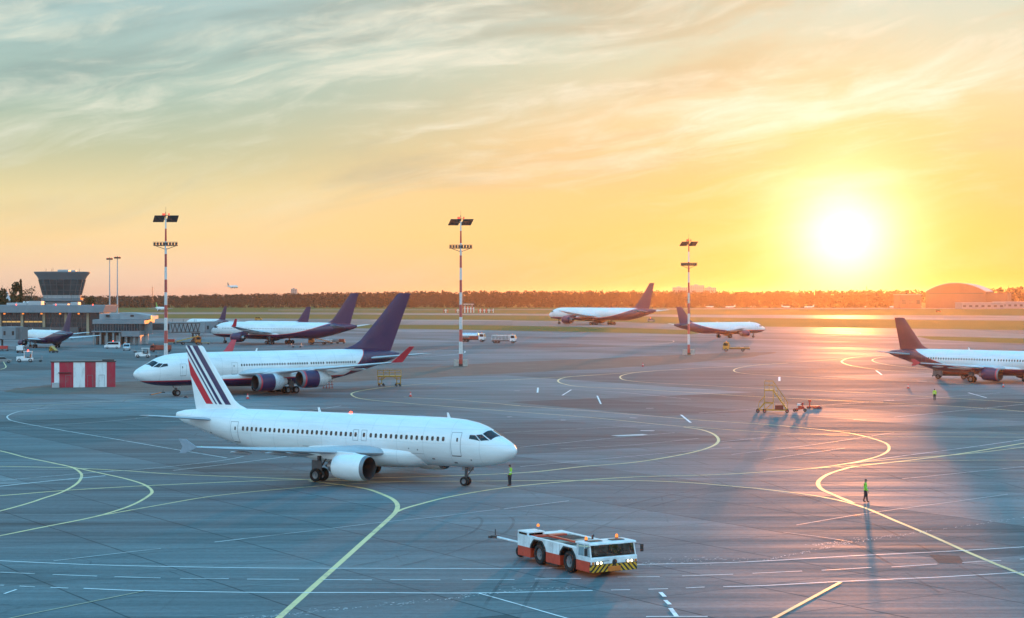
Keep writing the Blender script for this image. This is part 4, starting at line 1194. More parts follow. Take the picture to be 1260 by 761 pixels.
def tractor(loc, rz):
    t = thing('aircraft_tractor', 'low white and red aircraft tractor with lit headlights and black-yellow bumper', 'tractor', loc, rz)
    HW = 1.53
    wx = (1.62, -1.72); wr = .62
    # red skirt in three lengths, with dark lower chassis
    for a, b in ((-4.12, -2.62), (-.85, .75), (2.5, 3.95)):
        MB().box(a, b, -HW, HW, .30, .88).build('skirt', M_TRED, t, bevel=.02)
    MB().box(-4.0, 3.9, -1.05, 1.05, .26, 1.0).build('chassis', M_DSTEEL, t)
    def arch(x): return [(x - .92, .885), (x - .84, 1.12), (x - .47, 1.46), (x + .47, 1.46), (x + .84, 1.12), (x + .92, .885)]
    prof = [(-4.12, .885)] + arch(wx[1]) + arch(wx[0]) + [(2.55, .885), (2.55, 1.53), (-4.12, 1.58)]
    for s in (-1, 1):
        MB().prism(prof, 'y', s * (HW - .24), s * (HW + .01)).build('side_panel', M_TWHITE, t, bevel=.012)
        for x in wx:
            a = arch(x); mb = MB()
            inner = [(x + (p[0] - x) * .85, .885 + (p[1] - .885) * .86) for p in a]
            for i in range(len(a) - 1):
                mb.prism([a[i], a[i+1], inner[i+1], inner[i]], 'y', s * (HW - .3), s * (HW + .035))
            mb.build('wheel_arch', M_BLACK, t)
            wheel_m = thing_wheel(t, x, s * (HW - .26), wr, .44)
        # panel seams, hatches and steps
        for sx in (-2.75, -.05, .72):
            MB().box(sx, sx + .015, s * HW + (.012 if s > 0 else -.016), s * HW + (.016 if s > 0 else -.012), .90, 1.5).build('panel_seam', M_DOORL, t)
        MB().box(-.75, .6, s*HW - .03, s*HW + .03, .22, .30).build('step', M_BLACK, t)
        MB().box(.72, .84, s*HW - .01, s*HW + .02, .95, 1.05).build('reflector', M_ORA, t)
    # deck between the cabs
    MB().box(-2.85, 2.5, -1.28, 1.28, 1.38, 1.50).build('deck', M_DECKB, t, bevel=.01)
    for (a, b, c, d, m) in ((-2.2, -.75, .1, 1.2, M_DSTEEL), (-.6, .55, .15, 1.2, M_DECKB), (.7, 1.75, .2, 1.2, M_DSTEEL), (-1.9, -1.0, -1.2, -.55, M_DSTEEL), (-.7, .3, -1.2, -.6, M_DECKB), (.55, 1.3, -1.2, -.65, M_DSTEEL), (1.85, 2.4, .1, 1.1, M_BLACK)):
        mb = MB(); mb.box(a, b, c, d, 1.503, 1.53)
        if m is M_DSTEEL:
            n = 9
            for i in range(n):
                xx = a + (b - a) * (i + .2) / n; mb.box(xx, xx + (b - a) / n * .5, c + .05, d - .05, 1.532, 1.545)
        mb.build('deck_hatch', m, t)
    MB().box(-2.9, 2.45, -.46, -.28, 1.503, 1.60).build('deck_rail', M_TRED, t, bevel=.01)
    MB().box(-2.9, -2.4, -1.3, .9, 1.503, 1.60).build('deck_rail', M_TRED, t, bevel=.01)
    MB().cyl((.4, .9, 1.53), (.4, .9, 1.78), .06).cyl((.4, .9, 1.78), (.52, .9, 1.84), .055).build('exhaust_pipe', M_DSTEEL, t)
    # rear cab (rear right corner) and rear bulkhead
    rc = [(-4.12, 1.0), (-4.12, 1.70), (-2.95, 1.74), (-2.95, 1.0)]
    cab = MB(); yy0, yy1 = -HW, -.35
    for (px_, py_) in ((-4.07, yy0+.05), (-4.07, yy1-.05), (-3.0, yy0+.05), (-3.0, yy1-.05)):
        cab.box(px_ - .05, px_ + .05, py_ - .05, py_ + .05, .9, 1.72)
    cab.box(-4.12, -2.95, yy0, yy1, 1.70, 1.78); cab.box(-4.0, -3.0, yy0 + .03, yy1 - .03, .9, 1.16)
    c = cab.build('rear_cab', M_TWHITE, t, bevel=.015)
    MB().box(-4.11, -4.09, yy0 + .1, yy1 - .1, 1.15, 1.69).build('window', M_CGLASS, c)
    for s in (yy0 + .02, yy1 - .03): MB().box(-4.02, -3.05, s, s + .012, 1.15, 1.69).build('window', M_CGLASS, c)
    MB().box(-3.9, -3.4, yy0 + .3, yy1 - .3, 1.16, 1.36).build('seat', M_BLACK, c, bevel=.03)
    MB().box(-4.12, -2.9, -.34, HW - .2, 1.0, 1.56).build('rear_hood', M_TWHITE, t, bevel=.02)
    # front cab
    zf0, zf1, zr = .72, 1.16, 1.80
    fc = MB()
    fc.box(2.55, 4.06, -HW - .005, HW + .005, .885, zf1 - .02)
    for s in (-1, 1):
        fc.bar((4.02, s * (HW - .05), zf1 - .04), (3.86, s * (HW - .07), zr), .08)
        fc.bar((2.62, s * (HW - .05), zf1 - .04), (2.62, s * (HW - .05), zr), .10)
        fc.bar((3.34, s * (HW - .04), zf1 - .04), (3.34, s * (HW - .05), zr), .06)
    fc.box(2.56, 2.62, -HW + .1, HW - .1, zf1 - .04, 1.5)
    fcb = fc.build('front_cab', M_TWHITE, t, bevel=.02)
    MB().prism([(2.45, zr), (4.02, zr), (4.0, zr + .09), (3.9, zr + .12), (2.5, zr + .12)], 'y', -HW - .03, HW + .03).build('roof', M_TWHITE, fcb, bevel=.02)
    for yy in (-.75, .72): MB().box(2.95, 3.45, yy - .42, yy + .42, zr + .122, zr + .16).build('roof_hatch', M_BLACK, fcb, bevel=.02)
    MB().face([(4.035, -HW + .09, zf1), (4.035, HW - .09, zf1), (3.885, HW - .11, zr - .01), (3.885, -HW + .11, zr - .01)]) and None
    ws = MB(); ws.face([(4.03, -HW + .09, zf1 - .01), (4.03, HW - .09, zf1 - .01), (3.88, HW - .11, zr), (3.88, -HW + .11, zr)]); ws.build('windscreen', M_CGLASS, fcb, recalc=False)
    for s in (-1, 1):
        sw = MB(); sw.face([(3.97, s*(HW-.03), zf1-.01), (3.37, s*(HW-.03), zf1-.01), (3.37, s*(HW-.05), zr), (3.86, s*(HW-.05), zr)]); sw.build('side_window', M_CGLASS, fcb, recalc=False)
        sw = MB(); sw.face([(3.31, s*(HW-.03), zf1-.01), (2.67, s*(HW-.03), zf1-.01), (2.67, s*(HW-.05), zr), (3.31, s*(HW-.05), zr)]); sw.build('side_window', M_CGLASS, fcb, recalc=False)
        MB().bar((4.03, s*.35, zf1 + .02), (3.95, s*.75, zf1 + .36), .025).build('wiper', M_BLACK, fcb)
        mb = MB(); mb.bar((3.95, s * HW, zr - .08), (4.12, s * (HW + .34), zr - .12), .035); mb.box(4.06, 4.15, s*(HW+.34)-.09, s*(HW+.34)+.09, zr - .52, zr - .10)
        mb.build('mirror', M_BLACK, fcb, bevel=.015)
    for s in (-.8, .8):
        MB().box(2.8, 3.2, s - .3, s + .3, .9, 1.2).box(2.7, 2.82, s - .28, s + .28, 1.1, 1.6).build('seat', M_BLACK, fcb, bevel=.03)
    MB().box(3.6, 3.95, -1.3, 1.3, .95, 1.2).build('dashboard', M_BLACK, fcb, bevel=.03)
    MB().lathe([(-.02, .20), (0, .22), (.02, .20)], (3.52, .8, 1.28), 'x', 16).build('steering_wheel', M_BLACK, fcb)
    # nose panel, bumper, lamps
    MB().prism([(4.06, .72), (4.14, .76), (4.14, 1.08), (4.06, 1.15)], 'y', -HW - .005, HW + .005).build('nose_panel', M_TWHITE, t, bevel=.015)
    MB().box(3.95, 4.12, -HW - .01, HW + .01, .30, .72).build('bumper', M_HAZ, t, bevel=.02)
    MB().box(4.121, 4.16, -.42, .42, .32, .60).build('tow_hitch', M_ORA, t, bevel=.02)
    MB().lathe([(0, .15), (.05, .15), (.06, .12), (.03, .10), (.03, .001)], (4.14, 0, .84), 'x', 20).build('round_grille', M_BLACK, t, smooth=40)
    MB().box(4.141, 4.15, -.9, -.35, .90, .93).build('badge_strip', M_DSTEEL, t)
    for s in (-1, 1):
        MB().box(4.141, 4.165, s*1.02 - .27, s*1.02 + .27, .745, .905).build('lamp_panel', M_BLACK, t, bevel=.01)
        for yy in (.90, 1.14):
            h = MB().lathe([(0, .082), (.02, .078), (.035, .05), (.04, .001)], (4.166, s * yy, .825), 'x', 16).build('headlight', M_HEAD, t, smooth=60)
        MB().box(4.141, 4.16, s*1.42 - .08, s*1.42 + .08, .76, .90).build('indicator', M_ORA, t, bevel=.01)
    def beacon(x, yy, z):
        b = MB().cyl((x, yy, z), (x, yy, z + .06), .09).build('beacon_base', M_BLACK, t)
        MB().lathe([(0, .085), (.13, .08), (.19, .05), (.2, .001)], (x, yy, z + .06), 'z', 16).build('beacon_lens', M_LAMP_A, b, smooth=60)
    beacon(2.9, -1.1, zr + .12); beacon(2.75, 1.05, zr + .12)
    pol = MB().cyl((-3.3, -.6, 1.78), (-3.3, -.6, 2.02), .02).build('beacon_post', M_STEEL, t)
    MB().lathe([(0, .085), (.10, .085), (.15, .05), (.16, .001)], (-3.3, -.6, 2.02), 'z', 16).build('beacon_lens', M_LAMP_A, pol, smooth=60)
    return t

def thing_wheel(t, x, y, r, w):
    g_ = MB().cyl((x, y - w * .2, r), (x, y + w * .2, r), r * .3).build('wheel', M_DSTEEL, t)
    wheel(g_, x, y, r, w)
    s = 1 if y > 0 else -1
    mb = MB()
    for i in range(8):
        a = 2 * PI * i / 8
        mb.cyl((x + .2 * math.cos(a), y + s * w * .2, r + .2 * math.sin(a)), (x + .2 * math.cos(a), y + s * w * .34, r + .2 * math.sin(a)), .022, n=6)
    mb.build('wheel_nuts', M_STEEL, g_)
    return g_

fx, fy = 4.39 + 1.37, 99.6 + .85
hd = Vector((.494, -.869)); L_ = 4.15
tx, ty = fx - hd.x * L_, fy - hd.y * L_
tractor((tx, ty), math.atan2(hd.y, hd.x))
# driver
dv = person('seated driver in lime vest behind the tractor windscreen', (tx + hd.x * 2.85 - hd.y * .8, ty + hd.y * 2.85 + hd.x * .8, .25), math.atan2(hd.y, hd.x), 'sit', None, k=.95)

# towbar trailing behind
def towbar(loc, rz, label, col=M_TWHITE, L=4.2, wheels=True):
    t = thing('tow_bar', label, 'tow bar', loc, rz)
    MB().cyl((0, 0, .62), (L, 0, .95), .075, .065).build('tube', col, t, smooth=40)
    h = MB(); h.box(L - .05, L + .35, -.16, .16, .88, 1.04); h.bar((L + .2, -.12, 1.0), (L + .2, -.12, 1.4), .05); h.box(L + .3, L + .5, -.22, -.14, .86, 1.0); h.box(L + .3, L + .5, .14, .22, .86, 1.0)
    h.build('tow_head', M_DSTEEL, t, bevel=.01)
    MB().lathe([(-.05, .10), (0, .13), (.05, .10), (0, .07), (-.05, .10)], (-.12, 0, .60), 'z', 14).build('tow_eye', M_DSTEEL, t)
    if wheels:
        a = MB(); a.bar((.75, -.55, .35), (.75, .55, .35), .07); a.bar((.75, -.3, .35), (.95, 0, .7), .06); a.bar((.75, .3, .35), (.95, 0, .7), .06); a.bar((.5, 0, .62), (.75, 0, 1.05), .05); a.bar((.75, -.35, 1.05), (.75, .35, 1.05), .04)
        ax = a.build('axle', M_DSTEEL, t)
        for s in (-1, 1): wheel(ax, .75, s * .6, .34, .18)
    return t
rx, ry = tx - hd.x * 4.5, ty - hd.y * 4.5
dd = Vector((-.93, .37))
towbar((rx, ry), math.atan2(.62, -.78), 'long white tow bar with small wheels hitched behind the white and red tractor', L=3.1)
# ------------------------------------------------------------------ service vehicles and ramp equipment
M_SILT = paint('silver_tank', (.6, .62, .64), .25, .6)
M_ORED = paint('rust_red', (.30, .05, .03), .6, var=.3)
M_ARM = paint('equipment_grey', (.22, .23, .24), .55, var=.2)
M_CARW = paint('van_white', (.72, .74, .76), .35, coat=.3)

def wheels_at(t, spots, r, w):
    for x, y in spots:
        g_ = MB().cyl((x, y - w * .3, r), (x, y + w * .3, r), r * .3, n=8).build('wheel', M_DSTEEL, t)
        wheel(g_, x, y, r, w, hi=False)

def truck(label, loc, rz, kind, cab, body, group=None, k=1.0):
    """front at +x; kinds: tank, box, flat, loader"""
    t = thing('service_truck', label, 'truck', loc, rz, group, k)
    MB().box(-4.2, 3.6, -.5, .5, .65, .95).box(-4.2, -4.0, -1.2, 1.2, .5, .8).build('chassis', M_DSTEEL, t)
    c = MB().prism([(1.9, .7), (3.7, .7), (3.75, 1.6), (3.45, 2.75), (1.9, 2.8)], 'y', -1.2, 1.2).build('cab', cab, t, bevel=.06)
    ws = MB(); ws.prism([(3.74, 1.68), (3.48, 2.6), (3.50, 2.6), (3.77, 1.68)], 'y', -1.05, 1.05); ws.build('windscreen', M_GLASS, c)
    for s in (-1, 1):
        MB().box(2.2, 3.35, s * 1.203 - .01, s * 1.203 + .01, 1.7, 2.55).build('side_window', M_GLASS, c)
        MB().box(3.74, 3.79, s * .9 - .18, s * .9 + .18, .95, 1.15).build('headlight', M_LENS, c)
        MB().box(3.4, 3.55, s * 1.42 - .08, s * 1.42 + .08, 1.8, 2.3).build('mirror', M_BLACK, c)
    MB().box(3.7, 3.85, -1.2, 1.2, .5, .8).build('bumper', M_DSTEEL, t, bevel=.03)
    if kind == 'tank':
        MB().lathe([(-4.2, .001), (-4.15, .7), (-3.9, 1.05), (1.3, 1.05), (1.55, .7), (1.6, .001)], (0, 0, 2.05), 'x', 20).build('tank', body, t, smooth=40)
        p = MB(); p.box(-3.6, 1.0, -1.15, 1.15, .95, 1.2); p.box(-3.8, 1.2, -.3, .3, 3.08, 3.16); p.box(-1.2, 1.6, -1.22, -.9, 1.0, 1.9); p.build('pump_deck', M_ORED, t)
    elif kind == 'box':
        MB().box(-4.2, 1.7, -1.25, 1.25, 1.0, 2.7).build('box_body', body, t, bevel=.04)
        for i in range(5): MB().box(-4.0 + i * 1.13, -3.05 + i * 1.13, -1.27, -1.252, 1.15, 2.5).build('shutter', M_ARM, t)
    elif kind == 'flat':
        MB().box(-4.2, 1.7, -1.2, 1.2, .96, 1.2).build('flat_bed', body, t, bevel=.02)
        MB().box(-3.9, -2.4, -1.0, 1.0, 1.2, 1.75).box(-1.4, .2, -.9, .9, 1.2, 1.6).build('cargo', M_ARM, t, bevel=.03)
        MB().box(1.6, 1.75, -1.2, 1.2, 1.2, 2.2).build('headboard', body, t)
    elif kind == 'loader':
        b = MB(); b.bar((-4.2, -.6, 1.1), (3.0, -.6, 2.9), .22); b.bar((-4.2, .6, 1.1), (3.0, .6, 2.9), .22)
        b.loft([[(-4.3, -.55, 1.12), (3.1, -.55, 2.97), (3.1, .55, 2.97), (-4.3, .55, 1.12)], [(-4.3, -.55, 1.24), (3.1, -.55, 3.09), (3.1, .55, 3.09), (-4.3, .55, 1.24)]])
        b.build('belt', body, t); MB().bar((0, 0, .9), (1.4, 0, 2.4), .2).build('lift_ram', M_STEEL, t)
    bl = MB().cyl((2.7, 0, 2.78), (2.7, 0, 2.9), .12).build('beacon_base', M_BLACK, t)
    MB().lathe([(0, .11), (.16, .1), (.2, .001)], (2.7, 0, 2.9), 'z', 10).build('beacon_lens', M_LAMP_A, bl)
    wheels_at(t, [(2.75, -1.05), (2.75, 1.05), (-2.2, -1.0), (-2.2, 1.0)] + ([(-3.3, -1.0), (-3.3, 1.0)] if kind in ('tank', 'box') else []), .5, .34)
    return t

def car(label, loc, rz, mat, van=True, beacon=None, k=1.0):
    t = thing('ramp_van' if van else 'ramp_car', label, 'van' if van else 'car', loc, rz, None, k)
    if van: p = [(-2.3, .35), (2.25, .35), (2.3, .95), (1.75, 1.2), (1.1, 1.95), (-2.25, 2.0)]
    else: p = [(-2.2, .3), (2.2, .3), (2.25, .8), (1.1, .95), (.5, 1.45), (-1.3, 1.45), (-2.2, .95)]
    MB().prism(p, 'y', -.92, .92).build('body', mat, t, bevel=.08)
    if van: q = [(1.62, 1.24), (1.02, 1.86), (-1.9, 1.9), (-1.9, 1.24)]
    else: q = [(1.0, .98), (.46, 1.38), (-1.25, 1.38), (-1.75, .98)]
    for s in (-1, 1): MB().prism(q, 'y', s * .925 - .004, s * .925 + .004).build('side_window', M_GLASS, t)
    a, b = (q[0], q[1]); MB().loft([[(a[0]+.12, -.8, a[1]), (b[0]+.1, -.75, b[1]), (b[0]+.1, .75, b[1]), (a[0]+.12, .8, a[1])], [(a[0]+.16, -.8, a[1]+.01), (b[0]+.14, -.75, b[1]+.01), (b[0]+.14, .75, b[1]+.01), (a[0]+.16, .8, a[1]+.01)]]).build('windscreen', M_GLASS, t)
    for s in (-1, 1): MB().box(2.2, 2.32, s*.7-.14, s*.7+.14, .68, .84).build('headlight', M_LENS, t)
    if beacon:
        zt = 2.0 if van else 1.45
        bb = MB().cyl((-.3, 0, zt), (-.3, 0, zt + .1), .14).build('beacon_base', M_BLACK, t)
        MB().lathe([(0, .15), (.2, .14), (.3, .001)], (-.3, 0, zt + .1), 'z', 12).build('beacon_lens', beacon, bb)
    wheels_at(t, [(1.45, -.8), (1.45, .8), (-1.4, -.8), (-1.4, .8)], .34, .24)
    return t

def ramp_tug(label, loc, rz, mat, beacon=None, k=1.0):
    t = thing('baggage_tug', label, 'tug', loc, rz, None, k)
    MB().prism([(-1.4, .3), (1.5, .3), (1.5, 1.0), (.2, 1.1), (.1, .75), (-1.4, .8)], 'y', -.7, .7).build('body', mat, t, bevel=.05)
    MB().box(-.9, -.3, -.5, .5, .8, 1.0).box(-1.05, -.9, -.5, .5, .8, 1.5).build('seat', M_BLACK, t, bevel=.03)
    f = MB()
    for x_, y_ in ((-1.2, -.65), (-1.2, .65), (.15, -.65), (.15, .65)): f.bar((x_, y_, .8), (x_, y_, 1.9), .06)
    f.box(-1.3, .3, -.72, .72, 1.9, 1.97); f.build('canopy', mat, t)
    MB().lathe([(-.02, .16), (0, .18), (.02, .16)], (-.05, .25, 1.15), 'x', 12).build('steering_wheel', M_BLACK, t)
    if beacon: MB().lathe([(0, .15), (.22, .14), (.3, .001)], (-.5, 0, 1.97), 'z', 12).build('beacon_lens', beacon, t)
    wheels_at(t, [(1.0, -.62), (1.0, .62), (-.95, -.62), (-.95, .62)], .34, .24)
    return t

def dolly(label, loc, rz, deck, load=None, group=None):
    t = thing('baggage_dolly', label, 'dolly', loc, rz, group)
    MB().box(-1.6, 1.6, -.75, .75, .45, .58).build('deck', deck, t, bevel=.02)
    r_ = MB()
    for x_ in (-1.5, 1.5):
        for y_ in (-.7, .7): r_.bar((x_, y_, .58), (x_, y_, 1.3), .05)
        r_.bar((x_, -.7, 1.3), (x_, .7, 1.3), .05); r_.bar((x_, -.7, .95), (x_, .7, .95), .04)
    r_.build('end_rail', M_STEEL, t)
    MB().bar((1.6, 0, .45), (2.7, 0, .35), .07).build('draw_bar', M_DSTEEL, t)
    if load: MB().box(-1.3, 1.3, -.65, .65, .585, 1.5).build('container', load, t, bevel=.08)
    wheels_at(t, [(1.1, -.6), (1.1, .6), (-1.1, -.6), (-1.1, .6)], .22, .14)
    return t

# fuel trucks on the far taxi lane
x, y = G(583, 421); truck('white-cabbed tanker truck with silver tank beside the centre mast', (x, y), R(-12), 'tank', M_CARW, M_SILT, k=1.05)
x, y = G(621, 422.6); truck('white box-bodied service truck, right of the silver tanker', (x, y), R(-10), 'box', M_CARW, M_SILT, k=1.0)
x, y = G(905, 432.8); truck('yellow flatbed truck before the purple-tailed jet that rolls away', (x, y), R(172), 'flat', M_YEL, M_YEL, k=.95)
# under the jet at the right edge
x, y = G(1172, 468); truck('dark fuel truck parked under the wing of the right-edge jet', (x + 1, y + 4), R(160), 'box', M_ARM, M_ORED, k=.95)
x, y = G(1252, 472); ramp_tug('dark ramp tug standing under the right-edge jet nose side', (x + 4, y + 6), R(10), M_ARM)
# beneath the docked wide-body
x, y = G(233, 424.4); truck('orange belt loader parked beneath the long jet bridge', (x, y), R(20), 'loader', M_ORA, M_YEL, k=.95)
x, y = G(210, 423.2); dolly('low dolly with red box left of the orange belt loader', (x, y), R(5), M_YEL, M_RED)
x, y = G(252, 424.2); dolly('yellow dolly in the shadow below the bridge cab', (x, y), R(15), M_YEL)
x, y = G(243, 420.0); dolly('red-loaded dolly behind the belt loader below the jet bridge', (x, y), R(12), M_YEL, M_RED)
x, y = G(392, 424.2); truck('orange cargo loader truck under the tail of the docked wide-body', (x, y), R(170), 'loader', M_ORA, M_ORA, k=.85)
for i, (px, c, lab) in enumerate(((404, M_SILT, 'baggage dolly with silver bin, first behind the orange cargo loader'), (411.5, M_ARM, 'baggage dolly with grey bin, middle of the train behind the cargo loader'), (419, M_ORED, 'baggage dolly with rust-red bin, last of the train behind the cargo loader'))):
    x, y = G(px, 423.4 - i * .2); dolly(lab, (x, y), R(174), M_ORA, c, 'baggage dolly train under the docked wide-body tail')
x, y = G(365, 428.0); dolly('flat empty dolly on the concrete just ahead of the cargo loader', (x, y), R(178), M_ARM)
# between the terminal and the wide-body nose
x, y = G(197, 433.5); t_ = truck('rust-red high lift truck standing left of the first banded mast', (x, y), R(180), 'box', M_ORED, M_ORED, k=.72)
x, y = G(176, 440.5); ramp_tug('white ramp tug with low bonnet before the rust-red lift truck', (x, y), R(185), M_CARW, k=1.25)
x, y = G(187, 439.6); dolly('low grey dolly coupled behind the white ramp tug', (x, y), R(5), M_ARM)
x, y = G(171, 434.4); dolly('empty dark dolly a little beyond the white ramp tug', (x, y), R(-10), M_ARM)
x, y = G(138, 429.3); car('white van with a red roof beacon before the gate building', (x, y), R(190), M_CARW, True, M_LAMP_R)
x, y = G(156, 431.6); car('silver-grey van parked right of the beacon van before the gate building', (x, y), R(-80), M_SILT, True, None)
x, y = G(148, 427.2); dolly('dark dolly parked between the two vans', (x, y), R(0), M_ARM)
# around the jet at the terminal
x, y = G(25.5, 434.2); truck('white service truck with amber beacon beside the blue-tailed jet', (x, y), R(100), 'box', M_CARW, M_CARW, k=.7)
x, y = G(4, 432.2); dolly('dolly with a red container at the far left edge', (x, y), R(4), M_ARM, M_RED)
x, y = G(31, 446.0); ramp_tug('pale tug with bright red beacon pulling an empty dolly on the left', (x, y), R(190), M_CARW, M_LAMP_R, k=1.3)
x, y = G(44, 445.6); dolly('empty low dolly hooked to the tug with the red beacon', (x, y), R(184), M_ARM)
x, y = G(2.5, 447.0); car('dark car parked at the far left edge', (x, y), R(20), M_ARM, False)
x, y = G(66, 434.3); truck('yellowish belt loader tucked under the blue-tailed jet', (x, y), R(120), 'loader', M_YEL, M_YEL, k=.6)
# far strip vehicles
x, y = G(801, 396.2); car('small red-lit vehicle on the far taxiway behind the long twin jet', (x, y), R(5), M_ARM, True, M_LAMP_R)
x, y = G(1155, 384.6); car('lone dark vehicle on the grass edge below the arched hangar', (x, y), R(15), M_ORED, True)
x, y = G(318, 394.3); car('yellow vehicle on the far taxiway above the docked wide-body', (x, y), R(0), M_YEL, True)

# ---- yellow service platform by the wide-body tail
def platform():
    x, y = G(479, 475.4); t = thing('service_platform', 'yellow wheeled work platform standing on the curved line behind the four-engined jet', 'work platform', (x, y), R(6))
    f = MB()
    for s in (-.85, .85):
        for xx in (-1.95, -1.3, 1.3, 1.95): f.bar((xx, s, .3), (xx, s, 1.75), .09)
        f.bar((-2.0, s, .45), (-1.2, s, .45), .09); f.bar((1.2, s, .45), (2.0, s, .45), .09); f.bar((-2.0, s, 1.2), (-1.25, s, 1.2), .07); f.bar((1.25, s, 1.2), (2.0, s, 1.2), .07)
        f.bar((-1.3, s, 1.1), (-.7, s, 1.6), .08); f.bar((1.3, s, 1.1), (.7, s, 1.6), .08)
    for xx in (-1.95, 1.95): f.bar((xx, -.85, .45), (xx, .85, .45), .08)
    f.build('frame', M_YEL, t)
    MB().box(-2.1, 2.1, -.95, .95, 1.6, 1.85).build('deck', M_YEL, t, bevel=.03)
    r_ = MB()
    for xx in (-2.05, -1, 0, 1, 2.05):
        for s in (-.9, .9): r_.bar((xx, s, 1.85), (xx, s, 2.75), .05)
    for zz in (2.3, 2.75):
        for s in (-.9, .9): r_.bar((-2.05, s, zz), (2.05, s, zz), .05)
    r_.build('railing', M_YEL, t)
    for xx in (-1.75, -1.0, 1.2, 1.85):
        for s in (-.8, .8):
            g_ = MB().bar((xx, s, .2), (xx, s, .5), .1).build('castor', M_DSTEEL, t); wheel(g_, xx, s, .2, .12, hi=False)
platform()
# ---- yellow stair tower
def stair_tower():
    x, y = G(950, 508); t = thing('stair_tower', 'tall yellow wheeled stair tower standing alone on the glowing apron', 'stair tower', (x, y), R(-8))
    f = MB()
    for s in (-.8, .8):
        for xx in (-1.0, .15): f.bar((xx, s, .25), (xx, s, 3.1), .09)
        f.bar((-1.0, s, 1.3), (.15, s, 1.3), .09); f.bar((-1.0, s, 3.0), (.15, s, 3.0), .10); f.bar((-1.0, s, .35), (2.1, s, .35), .10)
        f.bar((-1.0, s, 1.3), (-1.9, s, .25), .12); f.bar((-1.95, s, .3), (-1.0, s, .35), .08); f.bar((-.95, s, .4), (.1, s, 1.3), .05)
        f.bar((.15, s, 3.0), (2.05, s, .3), .12)
    for zz in (.35, 1.3, 3.0): f.bar((-1.0, -.8, zz), (-1.0, .8, zz), .08); f.bar((.15, -.8, zz), (.15, .8, zz), .08)
    f.build('frame', M_YEL, t)
    MB().box(-1.0, .2, -.8, .8, 3.03, 3.1).build('top_deck', M_YEL, t)
    st = MB()
    for i in range(11): xx = .25 + 1.75 * i / 11; st.box(xx, xx + .22, -.72, .72, 2.85 - 2.5 * i / 11, 2.9 - 2.5 * i / 11)
    st.build('tread', M_YEL, t)
    r_ = MB()
    for s in (-.78, .78):
        for xx in (-1.0, -.4, .15): r_.bar((xx, s, 3.1), (xx, s, 4.25), .05)
        r_.bar((-1.0, s, 4.25), (.15, s, 4.25), .05); r_.bar((-1.0, s, 3.7), (.15, s, 3.7), .05); r_.bar((.15, s, 4.2), (2.1, s, 1.35), .05)
        for i in range(5): q = i / 4; r_.bar((.3 + 1.75 * q, s, 2.85 - 2.5 * q), (.3 + 1.75 * q, s, 3.95 - 2.6 * q), .04)
        r_.bar((-1.9, s, .3), (-1.75, s, 1.35), .05); r_.bar((-1.75, s, 1.35), (-1.0, s, 2.2), .05)
    r_.bar((-1.0, -.78, 4.25), (-1.0, .78, 4.25), .05); r_.build('handrail', M_YEL, t)
    for xx, s in ((-1.9, -.8), (-1.9, .8), (-1.0, -.8), (-1.0, .8), (2.0, -.8), (2.0, .8)):
        g_ = MB().bar((xx, s, .2), (xx, s, .4), .14).build('castor', M_RED, t); wheel(g_, xx, s, .24, .14, hi=False)
    MB().box(.4, 1.5, -.5, .5, .42, 1.0).build('ballast_box', M_ORED, t, bevel=.03)
stair_tower()
def tow_head(label, px, py, kind):
    x, y = G(px, py); t = thing('tow_head_stand', label, 'ground equipment', (x, y), R(20 if kind else -30))
    if kind == 0:
        f = MB(); f.bar((-.7, -.4, .3), (.6, .2, .5), .18); f.bar((-.6, .4, .3), (.6, .1, .5), .18); f.bar((.3, 0, .4), (.5, 0, 1.25), .12); f.bar((.5, 0, 1.2), (-.2, 0, .7), .08); f.box(-.1, .5, -.3, .3, .4, .8)
        f.build('frame', M_RED, t); MB().box(-.3, .1, -.2, .2, .8, 1.1).build('pump_box', M_CARW, t, bevel=.03)
        wheels_at(t, [(-.6, -.4), (-.6, .4), (.7, .15)], .22, .14)
    else:
        f = MB(); f.box(-.6, .6, -.25, .25, .12, .34); f.bar((-.35, 0, .3), (-.35, 0, 1.15), .16); f.box(-.5, -.2, -.2, .2, .95, 1.2); f.build('frame', M_RED, t, bevel=.02)
        wheels_at(t, [(.5, -.25), (.5, .25), (-.5, -.25), (-.5, .25)], .14, .1)
tow_head('red three-wheeled ground power cart right of the yellow stair tower', 984, 507, 0)
tow_head('upright red hand cart farther right of the three-wheeled cart', 999, 503, 1)
x, y = G(1006, 503)
tl = thing('wheel_chock', 'low red wheel chock lying right of the upright hand cart', 'chock', (x, y), .3)
MB().prism([(-.55, 0), (.55, 0), (.2, .38), (-.2, .38)], 'y', -.3, .3).build('block', M_RED, tl, bevel=.03); MB().cyl((-.5, -.36, .12), (.5, -.36, .12), .04).build('rope', M_DSTEEL, tl)
